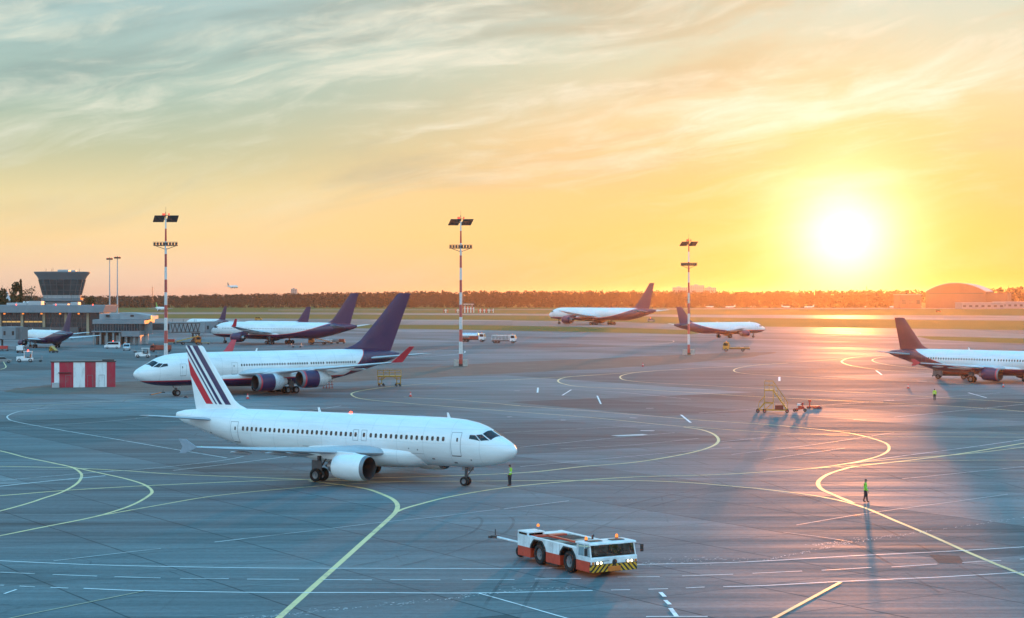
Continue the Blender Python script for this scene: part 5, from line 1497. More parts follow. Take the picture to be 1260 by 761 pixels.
# small tow bar by the nose wheel, ladder stand by the engine, chocks
x, y = G(186, 491); towbar((x, y), R(8), 'short orange tow bar lying before the wide-body nose wheel', M_ORA, 1.6, False)
x, y = G(228.5, 489.6)
tl = thing('wheel_chock', 'dark wheel chock on the concrete behind the wide-body nose wheel', 'chock', (x, y), .1)
MB().prism([(-.35, 0), (.35, 0), (.12, .28), (-.12, .28)], 'y', -.3, .3).build('block', M_DSTEEL, tl, bevel=.03); MB().cyl((-.4, 0, .2), (.4, 0, .2), .03).build('handle', M_STEEL, tl)
def trestle():
    x, y = G(403, 478.5); t = thing('trestle', 'thin red-brown maintenance trestle beneath the outer engine of the wide-body', 'trestle', (x, y), 0)
    f = MB()
    for xx in (-.7, -.2, .3, .8):
        for s in (-.3, .3): f.bar((xx, s, 0), (xx * .9, s, 1.3), .05)
    for zz in (.12, .7, 1.3): f.bar((-.9, -.3, zz), (1.0, -.3, zz), .05); f.bar((-.9, .3, zz), (1.0, .3, zz), .05)
    f.build('frame', M_ORED, t); MB().box(-.9, 1.0, -.35, .35, 1.3, 1.36).build('plank', M_ARM, t)
trestle()
M_CONE = paint('cone_red', (.62, .05, .05), .5)
def cone(label, px, py, k=1.0):
    x, y = G(px, py); t = thing('traffic_cone', label, 'traffic cone', (x, y), 0, 'red traffic cones round the parked jets', k)
    MB().lathe([(.05, .21), (.75, .045), (.78, .03), (.78, .001)], (0, 0, 0), 'z', 14).build('cone_body', M_CONE, t, smooth=50)
    MB().box(-.26, .26, -.26, .26, 0, .05).build('base', M_BLACK, t, bevel=.01)
    MB().lathe([(.36, .145), (.5, .112)], (0, 0, 0), 'z', 14).build('reflective_band', M_REFL, t)
cone('red traffic cone on the yellow line just below the wheeled work platform', 505, 488.5)
cone('red traffic cone near the inner engine of the four-engined jet', 304.8, 491.5, 1.1)
cone('red traffic cone left of the worker by the right-edge jet', 1117.5, 478.5)
cone('red traffic cone under the engine of the right-edge jet', 1234.5, 477, 1.0)
cone('red traffic cone near the far edge of the apron below the verge', 791, 451.5, 1.1)
# ---- approach antenna screen: red and white posts beyond the runway
def antennas():
    rnd = random.Random(4)
    specs = [(546, 551), (561, 566), (570, 583), (589, 593), (594, 598), (599, 607)]
    for i, (a, b) in enumerate(specs):
        x, y = G((a + b) / 2, 385.2); s = F / y; w = (b - a) / s
        lab = ['leftmost small red-white antenna frame beyond the runway, apart from the others', 'slim red-white antenna frame just left of the wide one by the centre mast', 'widest red-white antenna screen with a raised top bar right of the centre mast', 'narrow red-white antenna frame right of the wide screen', 'second narrow red-white antenna frame right of the wide screen', 'rightmost red-white antenna frame of the row beyond the runway'][i]
        t = thing('antenna_frame', lab, 'antenna', (x, y), 0, 'red and white antenna frames beyond the runway')
        n = max(3, int(w / 1.2)); h = 4.0 + (2.5 if i == 2 else 0)
        for mi, nm in ((0, 'red_post'), (1, 'white_post')):
            mb = MB()
            for j in range(n):
                if j % 2 == mi: xx = -w/2 + w * j / (n - 1); mb.box(xx - .3, xx + .3, -.2, .2, 0, h * (.8 + .2 * rnd.random()))
            mb.build(nm, M_RED if mi == 0 else M_CARW, t)
        MB().box(-w/2, w/2, .22, .4, h * .55, h * .65).build('cross_bar', M_CARW, t)
        if i == 2: MB().box(-w/2, w/2, -.3, .3, h + 1.2, h + 1.7).bar((-w/3, 0, 0), (-w/3, 0, h + 1.2), .3).bar((w/3, 0, 0), (w/3, 0, h + 1.2), .3).build('top_bar', M_CARW, t)
antennas()
# ------------------------------------------------------------------ light masts
def banded(name, step, top, c1=(.50, .05, .045), c2=(.72, .73, .74)):
    m, nt, b = new_mat(name)
    x, y, z = nt.sep(nt.obj())
    f = nt.m('GREATER_THAN', nt.m('FRACT', nt.m('DIVIDE', z, step * 2)), .5)
    gr = nt.noise(nt.mapping(nt.obj(), scale=(3, 3, .4)), 1.0, 4, .6)
    col = nt.mix(nt.m('MULTIPLY', f, 1.0), c1, c2)
    col = nt.mix(nt.maprange(gr, .45, .75, 0, .35), col, (.2, .17, .15))
    nt.put(b.inputs['Base Color'], col); nt.put(b.inputs['Roughness'], .5)
    return m
M_BAND = banded('red_white_bands', 2.75, 30)

def mast(label, px, py, H, k=1.0):
    x, y = G(px, py)
    t = thing('light_mast', label, 'light mast', (x, y), 0, 'tall striped floodlight masts on the apron')
    MB().cyl((0, 0, 0), (0, 0, H * .72), .42 * k, .26 * k, 16).cyl((0, 0, H * .72), (0, 0, H - 1.6), .26 * k, .15 * k, 14).build('pole', M_BAND, t, smooth=40)
    for s in (-1, 1): MB().box(s * 1.0 - .55, s * 1.0 + .55, -.7, .7, 0, 1.5).build('concrete_block', M_CONC, t, bevel=.05)
    MB().cyl((0, 0, 0), (0, 0, .5), .62).build('pole_foot', M_DSTEEL, t)
    zl = H - 7.7; hw = 2.65 * k
    p = MB(); p.box(-hw, hw, -.10, .10, zl, zl + .16); p.box(-hw * .9, hw * .9, .35, .45, zl, zl + .12)
    for s in (-1, 1): p.bar((s * hw * .8, 0, zl), (0, 0, zl - .75), .12)
    for i in range(9): p.bar((-hw + i * hw / 4, -.55, zl + .9), (-hw + i * hw / 4, -.55, zl), .03)
    p.bar((-hw, -.55, zl + .9), (hw, -.55, zl + .9), .04)
    pl = p.build('lamp_platform', M_DSTEEL, t)
    for i in range(8):
        if i in (3.5,): continue
        xx = -hw + .32 + i * (2 * hw - .64) / 7
        f = MB(); f.prism([(xx - .24, zl + .18), (xx + .24, zl + .18), (xx + .24, zl + .78), (xx - .24, zl + .78)], 'y', -.45, -.05)
        fl = f.build('floodlight', M_FLOOD, pl, bevel=.04)
    z2 = H - 1.9
    for s in (-1, 1):
        q = MB(); cx = s * 1.45 * k
        def C(u, v, w): # tilted panel, leaning forward
            return (cx + u * 1.15 * k + v * .35 * k, -v * .8 * k, z2 + v * .62 * k + w)
        q.loft([[C(-1, -1, 0), C(1, -1, 0), C(1, 1, 0), C(-1, 1, 0)], [C(-1, -1, .16), C(1, -1, .16), C(1, 1, .16), C(-1, 1, .16)]])
        f = q.build('lamp_panel', M_FLOOD, t)
        for i in range(3):
            for j in range(2):
                l = MB(); u = -.66 + i * .66; v = -.45 + j * .9
                l.loft([[C(u-.26, v-.33, -.012), C(u+.26, v-.33, -.012), C(u+.26, v+.33, -.012), C(u-.26, v+.33, -.012)], [C(u-.22, v-.28, -.05), C(u+.22, v-.28, -.05), C(u+.22, v+.28, -.05), C(u-.22, v+.28, -.05)]])
                l.build('floodlight', M_LENS, f)
    h = MB(); h.box(-1.4 * k, 1.4 * k, -.07, .07, z2 - .1, z2 + .06); h.box(-.75*k, .75*k, -.3, .3, H - 1.15, H - 1.05); h.cyl((0, 0, H - 1.6), (0, 0, H - .3), .08); h.cyl((0, 0, H - .3), (0, 0, H + .75), .025)
    h.build('mast_head', M_DSTEEL, t)
    for xx in (-.62, -.3, .68): MB().lathe([(0, .17), (.3, .17), (.42, .1), (.45, .001)], (xx * k, 0, H - 1.04), 'z', 12).build('obstruction_light', M_LAMP_RD, t, smooth=50)
    ld = MB()
    for s in (-.16, .16): ld.bar((s, -.5 * k, 1.5), (s, -.34 * k, zl), .035)
    for i in range(int(zl / .8)): ld.bar((-.16, -.49 * k + .15 * k * i * .8 / zl, 1.8 + i * .8), (.16, -.49 * k + .15 * k * i * .8 / zl, 1.8 + i * .8), .03)
    ld.build('ladder', M_STEEL, t)
    return t
M_LAMP_RD = paint('red_obstruction_glass', (.55, .04, .02), .3, emit=(1, .08, .04), es=1.2)
mast('red and white banded light mast behind the wide-body nose, leftmost of three', 204, 454, 34.2, 1.0)
mast('red and white banded light mast on the soil verge at the picture centre', 567, 451, 34.0, .97)
mast('red and white banded light mast at the glowing end of the verge', 847.5, 437, 31.4, .82)

def slim(label, px, py, ytop, hd):
    x, y = G(px, py); s = F / y; H = CAMH + (HY - ytop) / s
    t = thing('slim_mast', label, 'light mast', (x, y), 0, 'slim grey masts behind the pier')
    MB().cyl((0, 0, 0), (0, 0, H - .6), .42, .2, 14).build('pole', M_GREYP, t, smooth=40)
    h = MB(); h.cyl((0, 0, H - .9), (0, 0, H - .6), .9, 1.3, 14); 
    for i in range(8):
        a = 2 * PI * i / 8; h.box(1.25 * math.cos(a) - .28, 1.25 * math.cos(a) + .28, 1.25 * math.sin(a) - .28, 1.25 * math.sin(a) + .28, H - 1.3, H - .65)
    h.cyl((0, 0, H - .6), (0, 0, H - .1), .12)
    h.build('lamp_ring', M_FLOOD, t)
    for xx in (-.9, .9): MB().lathe([(0, .16), (.3, .16), (.4, .001)], (xx, 0, H - .6), 'z', 10).build('obstruction_light', M_LAMP_RD, t)
slim('slim grey mast with a round lamp ring, left of the pair behind the pier', 135, 405.5, 316.5, 0)
slim('slim grey mast with a round lamp ring, right of the pair behind the pier', 144.5, 406.5, 315, 0)

# ------------------------------------------------------------------ striped hut
def hut():
    x, y = G(63, 477.4); x2, y2 = G(142, 476.6)
    W_ = math.hypot(x2 - x, y2 - y); s = F / y; Hh = (477 - 446) / s
    t = thing('striped_hut', 'red and white striped equipment hut with dark flat roof on the left verge', 'hut', (x, y), math.atan2(y2 - y, x2 - x) + R(2))
    m, nt, b = new_mat('broad_red_white_stripes')
    px_, py_, pz_ = nt.sep(nt.obj())
    col = None
    f = nt.m('DIVIDE', px_, W_)
    st = nt.ramp(f, [(0, (.42, .012, .04)), (.045, (.74, .76, .78)), (.125, (.42, .012, .04)), (.34, (.74, .76, .78)), (.52, (.42, .012, .04)), (.69, (.74, .76, .78)), (.86, (.42, .012, .04))], 'CONSTANT')
    sd = nt.ramp(nt.m('DIVIDE', py_, 5.0), [(0, (.42, .012, .04)), (.3, (.74, .76, .78)), (.72, (.42, .012, .04))], 'CONSTANT')
    g_ = nt.new('ShaderNodeNewGeometry'); n_ = nt.sep(nt.new('ShaderNodeTexCoord').outputs['Normal'])
    col = nt.mix(nt.m('GREATER_THAN', nt.m('ABSOLUTE', n_[0]), .5), st, sd)
    gr = nt.noise(nt.mapping(nt.obj(), scale=(1, 1, .35)), 1.2, 5, .65)
    col = nt.mix(nt.maprange(gr, .42, .75, 0, .38), col, (.16, .13, .12))
    nt.put(b.inputs['Base Color'], col); nt.put(b.inputs['Roughness'], .55)
    MB().box(0, W_, 0, 5.0, 0, Hh).build('wall', m, t)
    MB().box(-.15, W_ + .12, -.12, 5.15, Hh, Hh + .18).box(W_ - 2.2, W_ - .2, .4, 2.4, Hh + .18, Hh + .45).build('roof', M_DSTEEL, t, bevel=.02)
    for a, w, h in ((.22, .95, 2.1), (.56, .95, 2.1), (.74, .95, 2.1)):
        d_ = MB(); xx = W_ * a
        d_.box(xx, xx + .05, -.03, 0, .1, h); d_.box(xx + w - .05, xx + w, -.03, 0, .1, h); d_.box(xx + .05, xx + w - .05, -.03, 0, h - .05, h); d_.box(xx + .12, xx + .2, -.07, 0, 1.0, 1.12)
        d_.build('door_frame', M_DOORL, t)
    MB().box(W_ * .11, W_ * .30, -.35, -.01, Hh * .57, Hh * .6).build('canopy', M_BLACK, t)
    MB().box(.1, 1.3, -.55, -.02, 0, .85).build('cable_box', M_GREYP, t, bevel=.03)
hut()

# ------------------------------------------------------------------ terminal, tower, pier
M_FASC = paint('pale_fascia', (.18, .215, .245), .5, var=.15, scale=.3)
M_MULL = paint('mullion_grey', (.10, .11, .12), .5)
M_WARM = paint('warm_lit_pane', (.3, .22, .08), .4, emit=(1, .55, .14), es=.55)
M_WALLB = paint('blue_grey_panel', (.24, .28, .31), .55, var=.18, scale=.4)
M_DGL = paint('facade_glass', (.03, .04, .05), .12, var=.4, scale=.3)

def terminal():
    x1, y1 = G(121, 412)
    t = thing('terminal', 'long low glass terminal with pale roof band at the left edge', 'building', (x1, y1))
    L_ = 150.0
    MB().box(-L_, 0, 2.0, 20, 0, 8.9).build('wall', M_DGL, t)
    MB().prism([(-L_, 8.9), (2.2, 8.9), (3.2, 11.9), (-L_, 11.9)], 'y', -1.5, 22).build('roof', M_FASC, t, bevel=.05)
    MB().box(-40, -28, 10, 24, 11.9, 12.8).box(-20, -14, 6, 10, 11.9, 12.5).build('roof_plant', M_GREYP, t, bevel=.05)
    n = 17
    for i in range(n):
        xx = -i * 8.9 - 4.6
        MB().box(xx - .5, xx + .5, 1.1, 1.96, 0, 8.88).build('column', paint('sand_column', (.34, .28, .19), .6), t)
    for i in range(n):
        w = MB(); xa = -i * 8.9 - 4.6 + .55 - 8.9 + (0); xb = xa + 7.8
        for j in range(5): w.box(xa + j * (xb - xa) / 4 - .06, xa + j * (xb - xa) / 4 + .06, 1.7, 1.97, .2, 8.8)
        for zz in (.2, 2.6, 4.6, 6.6): w.box(xa, xb, 1.74, 1.95, zz, zz + .12)
        wi = w.build('window', M_MULL, t)
        if i in (2, 3, 4, 5, 7): MB().box(xa + .3, xb - .3, 1.9, 1.985, 4.9, 5.45).build('lit_strip', M_WARM, wi)
    for xx in (-2, -17, -33, -49, -66): MB().lathe([(0, .22), (.35, .2), (.5, .001)], (xx, -.9, 11.92), 'z', 10).build('obstruction_light', M_LAMP_R, t)
    for i in range(7): MB().box(-8 - i * 7.5, -7.2 - i * 7.5, -1.6, -1.45, 8.2, 8.7).build('facade_lamp', M_LAMP_A, t)
    for xx, w, h in ((-9, 3, 1.2), (-24, 5, 1.6), (-47, 4, 1.1), (-60, 6, 1.5)): MB().box(xx - w, xx, 3, 8, 11.95, 11.95 + h).build('roof_unit', M_GREYP, t, bevel=.05)
    for xx in (-12, -30, -52): MB().cyl((xx, 4, 11.9), (xx, 4, 16.5), .07).build('aerial', M_DSTEEL, t)
    MB().box(-60, -8, -.8, 1.2, 0, 3.0).build('ground_floor', paint('dark_grey_wall', (.10, .10, .105), .8), t)  # plain dark grey ground-floor front
terminal()

def tower():
    yy = 775.0; s = F / yy; x = (76.5 - HX) / s
    Z = lambda py: CAMH + (HY - py) / s
    t = thing('control_tower', 'squat round control tower with flared glass cabin and flat dark roof', 'control tower', (x, yy))
    N = 20
    r = lambda w: w / 2 / s
    MB().lathe([(0, r(38)), (Z(371), r(39))], (0, 0, 0), 'z', N).build('shaft', M_WALLB, t, smooth=30)
    MB().lathe([(Z(371.2), r(42)), (Z(370.5), r(50)), (Z(367), r(51)), (Z(367), r(46))], (0, 0, 0), 'z', N).build('balcony', M_FASC, t, smooth=30)
    MB().lathe([(Z(367), r(45)), (Z(363.5), r(46))], (0, 0, 0), 'z', N).build('sill_band', M_GREYP, t, smooth=30)
    gl = MB().lathe([(Z(363.5), r(46)), (Z(344.5), r(56))], (0, 0, 0), 'z', N).build('cabin_glass', paint('tower_glass', (.05, .075, .085), .08, var=.4, scale=.25), t)
    mu = MB()
    for i in range(N):
        a = 2 * PI * i / N; c, q = math.cos(a), math.sin(a)
        mu.bar((r(46.6) * c, r(46.6) * q, Z(363.5)), (r(56.6) * c, r(56.6) * q, Z(344.5)), .22)
    for zz, w in ((Z(357.5), 49.6), (Z(351), 53.2)):
        mu.lathe([(zz - .1, r(w)), (zz + .1, r(w + .4))], (0, 0, 0), 'z', N)
    mu.build('mullions', M_MULL, gl)
    MB().lathe([(Z(344.5), r(56)), (Z(340.5), r(60)), (Z(337), r(66)), (Z(335.6), r(67.5)), (Z(334.8), r(67.5)), (Z(334.6), .001)], (0, 0, 0), 'z', N * 2).build('roof', paint('tower_roof', (.13, .16, .18), .5), t, smooth=30)
    MB().box(-1.5, 3.2, -2, 2, Z(334.6), Z(332.2)).box(4.2, 6.0, -1, 1, Z(334.6), Z(332.8)).build('roof_box', M_GREYP, t, bevel=.05)
    for a, h in ((-7, 330.5), (-4.6, 331), (-4.0, 329.5), (7.5, 331)):
        MB().cyl((a, 0, Z(334.7)), (a, 0, Z(h)), .06).build('aerial', M_DSTEEL, t)
    MB().lathe([(0, .5), (.6, .5), (.9, .001)], (r(50) + .1, -2.2, Z(369)), 'z', 12).build('warm_lamp', M_LAMP_A, t)
    rb = MB()
    for i in range(24):
        a = 2 * PI * i / 24; rb.bar((r(50) * math.cos(a), r(50) * math.sin(a), Z(367)), (r(50) * math.cos(a), r(50) * math.sin(a), Z(364.6)), .06)
    rb.lathe([(Z(364.7), r(50)), (Z(364.5), r(50.2))], (0, 0, 0), 'z', 24); rb.build('railing', M_DSTEEL, t)
tower()

def pier():
    x0, yy = G(114, 424.5); s = F / yy
    X = lambda px: (px - HX) / s - x0
    Z = lambda py: CAMH + (HY - py) / s
    t = thing('gate_pier', 'grey gate building with a dark window band at the root of the jet bridge', 'building', (x0, yy))
    MB().box(X(114), X(178), -.3, 16, Z(399), Z(393.6)).build('roof', M_FASC, t, bevel=.05)
    MB().box(X(116), X(172), .2, 15, Z(407.5), Z(399)).build('glass_band', M_DGL, t)
    w = MB()
    for i in range(18): xx = X(116) + (X(172) - X(116)) * i / 17; w.box(xx - .08, xx + .08, .05, .199, Z(407.4), Z(399.05))
    w.build('mullions', M_MULL, t)
    MB().box(X(112.5), X(150), -.2, 15, Z(409.2), Z(407.6)).box(X(149.5), X(172), -.35, 14, Z(414.5), Z(407.6)).build('wall_panel', M_FASC, t, bevel=.04)
    MB().box(X(119.5), X(150), 3, 12, Z(393.5), Z(386.4)).build('plant_room', M_WALLB, t, bevel=.05)
    MB().prism([(X(146), Z(393.4)), (X(146), Z(385)), (X(160), Z(385.2)), (X(185), Z(389)), (X(185), Z(393.4))], 'y', 2, 13).build('plant_room', M_WALLB, t, bevel=.05)
    for a in (130.5, 161): MB().box(X(a) - .55, X(a) + .55, 1.9, 1.99 if a > 150 else 2.99, Z(390.2), Z(387.9)).build('vent', M_BLACK, t)
    for a in (115, 123, 131, 139, 147, 155, 165, 171): MB().box(X(a) - .3, X(a) + .3, .3, 1.0, 0, Z(409)).build('column', M_ARM, t)
    MB().box(X(116), X(150), 2.2, 14, 0, Z(409.2)).build('ground_floor', paint('brown_wall', (.14, .10, .085), .8, var=.4, scale=.5), t)
    MB().box(X(151), X(171), 2, 12, 0, Z(414.6)).build('ground_floor', M_WALLB, t)
    for i, a in enumerate((119, 127, 134, 141, 153.5, 162)): MB().box(X(a), X(a + 4.5), 1.9 if a < 150 else 1.7, 2.19 if a < 150 else 1.99, .1, 2.9).build('door', [M_DSTEEL, M_GREYP][i % 2], t)
    MB().box(X(184.3), X(185.3), 1.3, 1.9, Z(394), Z(388.5)).build('lit_strip', M_WARM, t)
pier()

def bridge(label, p0, p1, z0, z1, w, cab_end=True, tele=.34, support=.72, truss=True):
    """passenger boarding bridge from a rotunda p0 to a cab p1"""
    a = Vector((*p0, 0)); b = Vector((*p1, 0)); L_ = (b - a).length; rz = math.atan2(b.y - a.y, b.x - a.x)
    t = thing('jet_bridge', label, 'jet bridge', (a.x, a.y), rz)
    MB().cyl((0, 0, 0), (0, 0, z0), .9, n=16).build('rotunda_column', M_GREYP, t, smooth=40)
    MB().lathe([(z0 - .3, 2.3), (z1 + .2, 2.3), (z1 + .5, 1.8), (z1 + .5, .001)], (0, 0, 0), 'z', 20).build('rotunda', M_FASC, t, smooth=40)
    l1 = L_ * tele
    MB().box(1.5, l1, -w/2, w/2, z0, z1).build('tunnel', M_FASC, t, bevel=.06)
    MB().box(1.8, l1 - .3, -w/2 - .03, -w/2 - .003, z0 + (z1-z0)*.3, z1 - .35).build('glass_strip', M_DGL, t)
    MB().box(l1 - .8, L_ - 4.5, -w/2 - .22, w/2 + .22, z0 - .15, z1 + .18).build('outer_tunnel', M_WALLB, t, bevel=.06)
    if truss:
        tr = MB(); n = 14; xa, xb = l1 - .4, L_ - 6.5
        for i in range(n):
            u0, u1 = xa + (xb - xa) * i / n, xa + (xb - xa) * (i + 1) / n
            za, zb = (z0 + .3, z1 - .35) if i % 2 else (z1 - .35, z0 + .3)
            tr.bar((u0, -w/2 - .30, za), (u1, -w/2 - .30, zb), .16)
        tr.bar((xa, -w/2 - .30, z1 - .3), (xb, -w/2 - .30, z1 - .3), .18); tr.bar((xa, -w/2 - .30, z0 + .22), (xb, -w/2 - .30, z0 + .22), .18)
        tr.build('truss', M_DSTEEL, t)
    c = MB().box(L_ - 4.6, L_, -w/2 - .5, w/2 + .5, z0 - .3, z1 + .25).build('cab', M_FASC, t, bevel=.12)
    for xx in (L_ - 4.0, L_ - 1.2): MB().box(xx, xx + .7, -w/2 - .54, -w/2 - .503, z0 + 1.0, z0 + 2.2).build('window', M_BLACK, c)
    can = MB()
    for i in range(4): can.box(L_ + i * .45, L_ + .3 + i * .45, -w/2 - .4 + .05 * i, w/2 + .4 - .05 * i, z0 - .2, z1 + .15 - .06 * i)
    can.build('canopy', paint('bellows', (.16, .16, .17), .8), c)
    xs_ = L_ * support
    sp = MB(); sp.bar((xs_, -2.2, .7), (xs_, -2.2, z0 - .1), .4); sp.bar((xs_, 2.2, .7), (xs_, 2.2, z0 - .1), .4); sp.box(xs_ - .5, xs_ + .5, -2.6, 2.6, .5, .9); sp.box(xs_ - .4, xs_ + .4, -2.4, 2.4, z0 - .5, z0 - .16); sp.bar((xs_ - 1.2, -2.0, z0 - .3), (xs_, -2.0, 1.2), .2)
    su = sp.build('lift_column', M_DSTEEL, t)
    for yy in (-2.2, 2.2): wheel(su, xs_, yy, .55, .5, hi=False)
    st = MB(); x0 = L_ - 5
    for i in range(12): st.box(x0 - 3.6 + i * .3, x0 - 3.3 + i * .3, -w/2 - 1.6, -w/2 - .6, z0 * i / 12, z0 * i / 12 + .08)
    st.bar((x0 - 3.6, -w/2 - 1.62, 1.0), (x0, -w/2 - 1.62, z0 + 1.0), .06); st.bar((x0 - 3.6, -w/2 - 1.62, .05), (x0, -w/2 - 1.62, z0), .08)
    st.build('stair', M_STEEL, t)
    for i, xx in enumerate((l1 + 1, l1 + 5, l1 + 9, L_ - 7)): MB().cyl((xx, 0, z1 + .18), (xx, 0, z1 + 1.1), .05).build('roof_lamp', M_DSTEEL, t)
    return t
bridge('long grey jet bridge with zigzag truss reaching the docked wide-body', G(179, 423.5), G(264.5, 422), 3.55, 6.9, 3.0)
bridge('grey jet bridge at the left edge leading to the blue-tailed jet', G(-70, 430.5), G(24, 431.5), 3.4, 6.6, 3.0, truss=True)

# ------------------------------------------------------------------ hangar and far buildings
M_HROOF = paint('hangar_roof', (.34, .35, .38), .5, var=.15, scale=.05)
M_HWALL = paint('hangar_wall', (.20, .085, .06), .7, var=.2, scale=.06)
def hangar():
    x, y = G(1139, 379.2); s = F / y
    t = thing('hangar', 'big arched hangar with pale curved roof at the right horizon', 'hangar', (x, y), R(-20))
    W_ = 70 / .94; D_ = 105; e = 15.8 + 4.5 / s; ap = 15.8 + 15.0 / s
    arc = [(W_ / 2 - W_ / 2 * math.cos(PI * i / 24 ), 0) for i in range(25)]
    rr = ((W_/2)**2 + (ap - e)**2) / (2 * (ap - e)); cz = ap - rr
    pts = []
    for i in range(25):
        u = W_ * i / 24; pts.append((u, cz + math.sqrt(rr * rr - (u - W_/2)**2)))
    MB().prism([(0, 0)] + [(W_, 0)] + list(reversed(pts)), 'y', 0, D_).build('wall', M_HWALL, t)
    mb = MB(); outer = [(W_/2 + (u - W_/2) * 1.015, z + .9) for u, z in pts]
    for i in range(24): mb.prism([pts[i], pts[i+1], outer[i+1], outer[i]], 'y', -.8, D_ + .8)
    mb.build('roof', M_HROOF, t)
    d_ = MB()
    for i in range(6): d_.box(W_ * (.05 + .15 * i), W_ * (.05 + .15 * i + .146), -.35, -.05, .2, e - 2.5)
    d_.build('sliding_door', paint('hangar_door', (.22, .10, .07), .65, var=.2, scale=.08), t)
    MB().box(W_ * .03, W_ * .97, -.5, -.1, e - 2.4, e - 1.2).build('door_rail', M_DSTEEL, t)
    MB().box(W_ + .05, W_ + 26, 4, 70, 0, e - 1.0).build('annex', M_HWALL, t)
hangar()
def sheds():
    for a, b, base, top, lab, dp in ((1183, 1236, 380.6, 372.5, 'long low pale shed in front of the arched hangar', 30), (1232, 1330, 379.8, 371.5, 'low flat pale building beside the hangar at the right edge', 40), (1108, 1134, 379.6, 362.5, 'brownish block standing just left of the arched hangar', 40), (1200, 1230, 379.0, 359.5, 'tall plain block tucked behind the hangar flank', 30)):
        x0, y = G(a, base); x1 = (b - HX) / F * y; s = F / y; h = CAMH + (HY - top) / s
        t = thing('shed', lab, 'building', (x0, y + (60 if 'tucked' in lab else 0)))
        MB().box(0, x1 - x0, 0, dp, 0, h - .6).build('wall', M_FASC if 'pale' in lab else M_HWALL, t)
        MB().box(-.4, x1 - x0 + .4, -.4, dp + .4, h - .6, h).build('roof', M_HROOF, t)
        n = max(3, int((x1 - x0) / 7))
        for i in range(n):
            xx = (x1 - x0) * (i + .25) / n
            MB().box(xx, xx + (x1 - x0) / n * .5, -.12, -.01, h * .3, h * .6).build('window', M_DGL, t)
sheds()
def blocks():
    M_B = paint('pink_render', (.45, .36, .33), .8, var=.12, scale=.08)
    for a, b, top, lab in ((828, 846, 354.2, 'pale apartment block on the skyline, left of the three behind the striped mast'), (849.5, 866.5, 351.6, 'pale apartment block on the skyline, tallest of the three behind the striped mast'), (867.5, 881.5, 354.4, 'pale apartment block on the skyline, right of the three behind the striped mast'), (358, 365, 356, 'lone pale tower block on the skyline behind the forest, left of centre')):
        d = 3300.0; s = F / d; x0 = (a - HX) / s; w = (b - a) / s; h = CAMH + (HY - top) / s
        t = thing('apartment_block', lab, 'building', (x0, d))
        MB().box(0, w, 0, 14, 0, h).build('wall', M_B, t)
        MB().box(-.3, w + .3, -.3, 14.3, h, h + .5).box(w * .3, w * .55, 4, 9, h + .5, h + 2.2).build('roof', M_HROOF, t)
        for f in range(int(h / 3) - 4, int(h / 3)):
            wm = MB(); n = max(3, int(w / 3.4))
            for i in range(n): wm.box(w * (i + .3) / n, w * (i + .7) / n, -.08, -.01, f * 3 + .7, f * 3 + 2.1)
            wm.build('window_row', M_DGL, t)
blocks()
def lattice(px, top, base_d, lab):
    s = F / base_d; h = CAMH + (HY - top) / s
    t = thing('lattice_mast', lab, 'mast', ((px - HX) / s, base_d))
    mb = MB(); w = .9
    c = [(-w, -w), (w, -w), (w, w), (-w, w)]
    for q in c: mb.bar((q[0], q[1], 0), (q[0] * .3, q[1] * .3, h), .18)
    for i in range(12):
        z0, z1 = h * i / 12, h * (i + 1) / 12; k0, k1 = 1 - .7 * i / 12, 1 - .7 * (i + 1) / 12
        for j in range(4):
            p, q = c[j], c[(j + 1) % 4]; mb.bar((p[0]*k0, p[1]*k0, z0), (q[0]*k1, q[1]*k1, z1), .12)
    mb.build('frame', M_DSTEEL, t); MB().cyl((0, 0, h), (0, 0, h + 2), .08).build('aerial', M_DSTEEL, t)
lattice(187.6, 353.5, 2230, 'thin lattice mast rising over the forest left of the banded mast')
lattice(1066.5, 352.5, 2290, 'thin mast poking above the trees right under the sun')
# ------------------------------------------------------------------ forest and trees
def leaf_mat(name, c1, c2):
    m, nt, b = new_mat(name)
    n = nt.noise(nt.obj(), .35, 4, .7); 
    nt.put(b.inputs['Base Color'], nt.ramp(n, [(.35, c1), (.65, c2)])); nt.put(b.inputs['Roughness'], .75); nt.put(b.inputs['Specular IOR Level'], .2)
    return m
M_LEAF = leaf_mat('dark_leaf', (.018, .028, .014), (.05, .062, .026))
M_LEAF2 = leaf_mat('forest_leaf', (.012, .024, .022), (.03, .045, .036))
M_BARK = paint('bark', (.07, .055, .045), .9, var=.3)

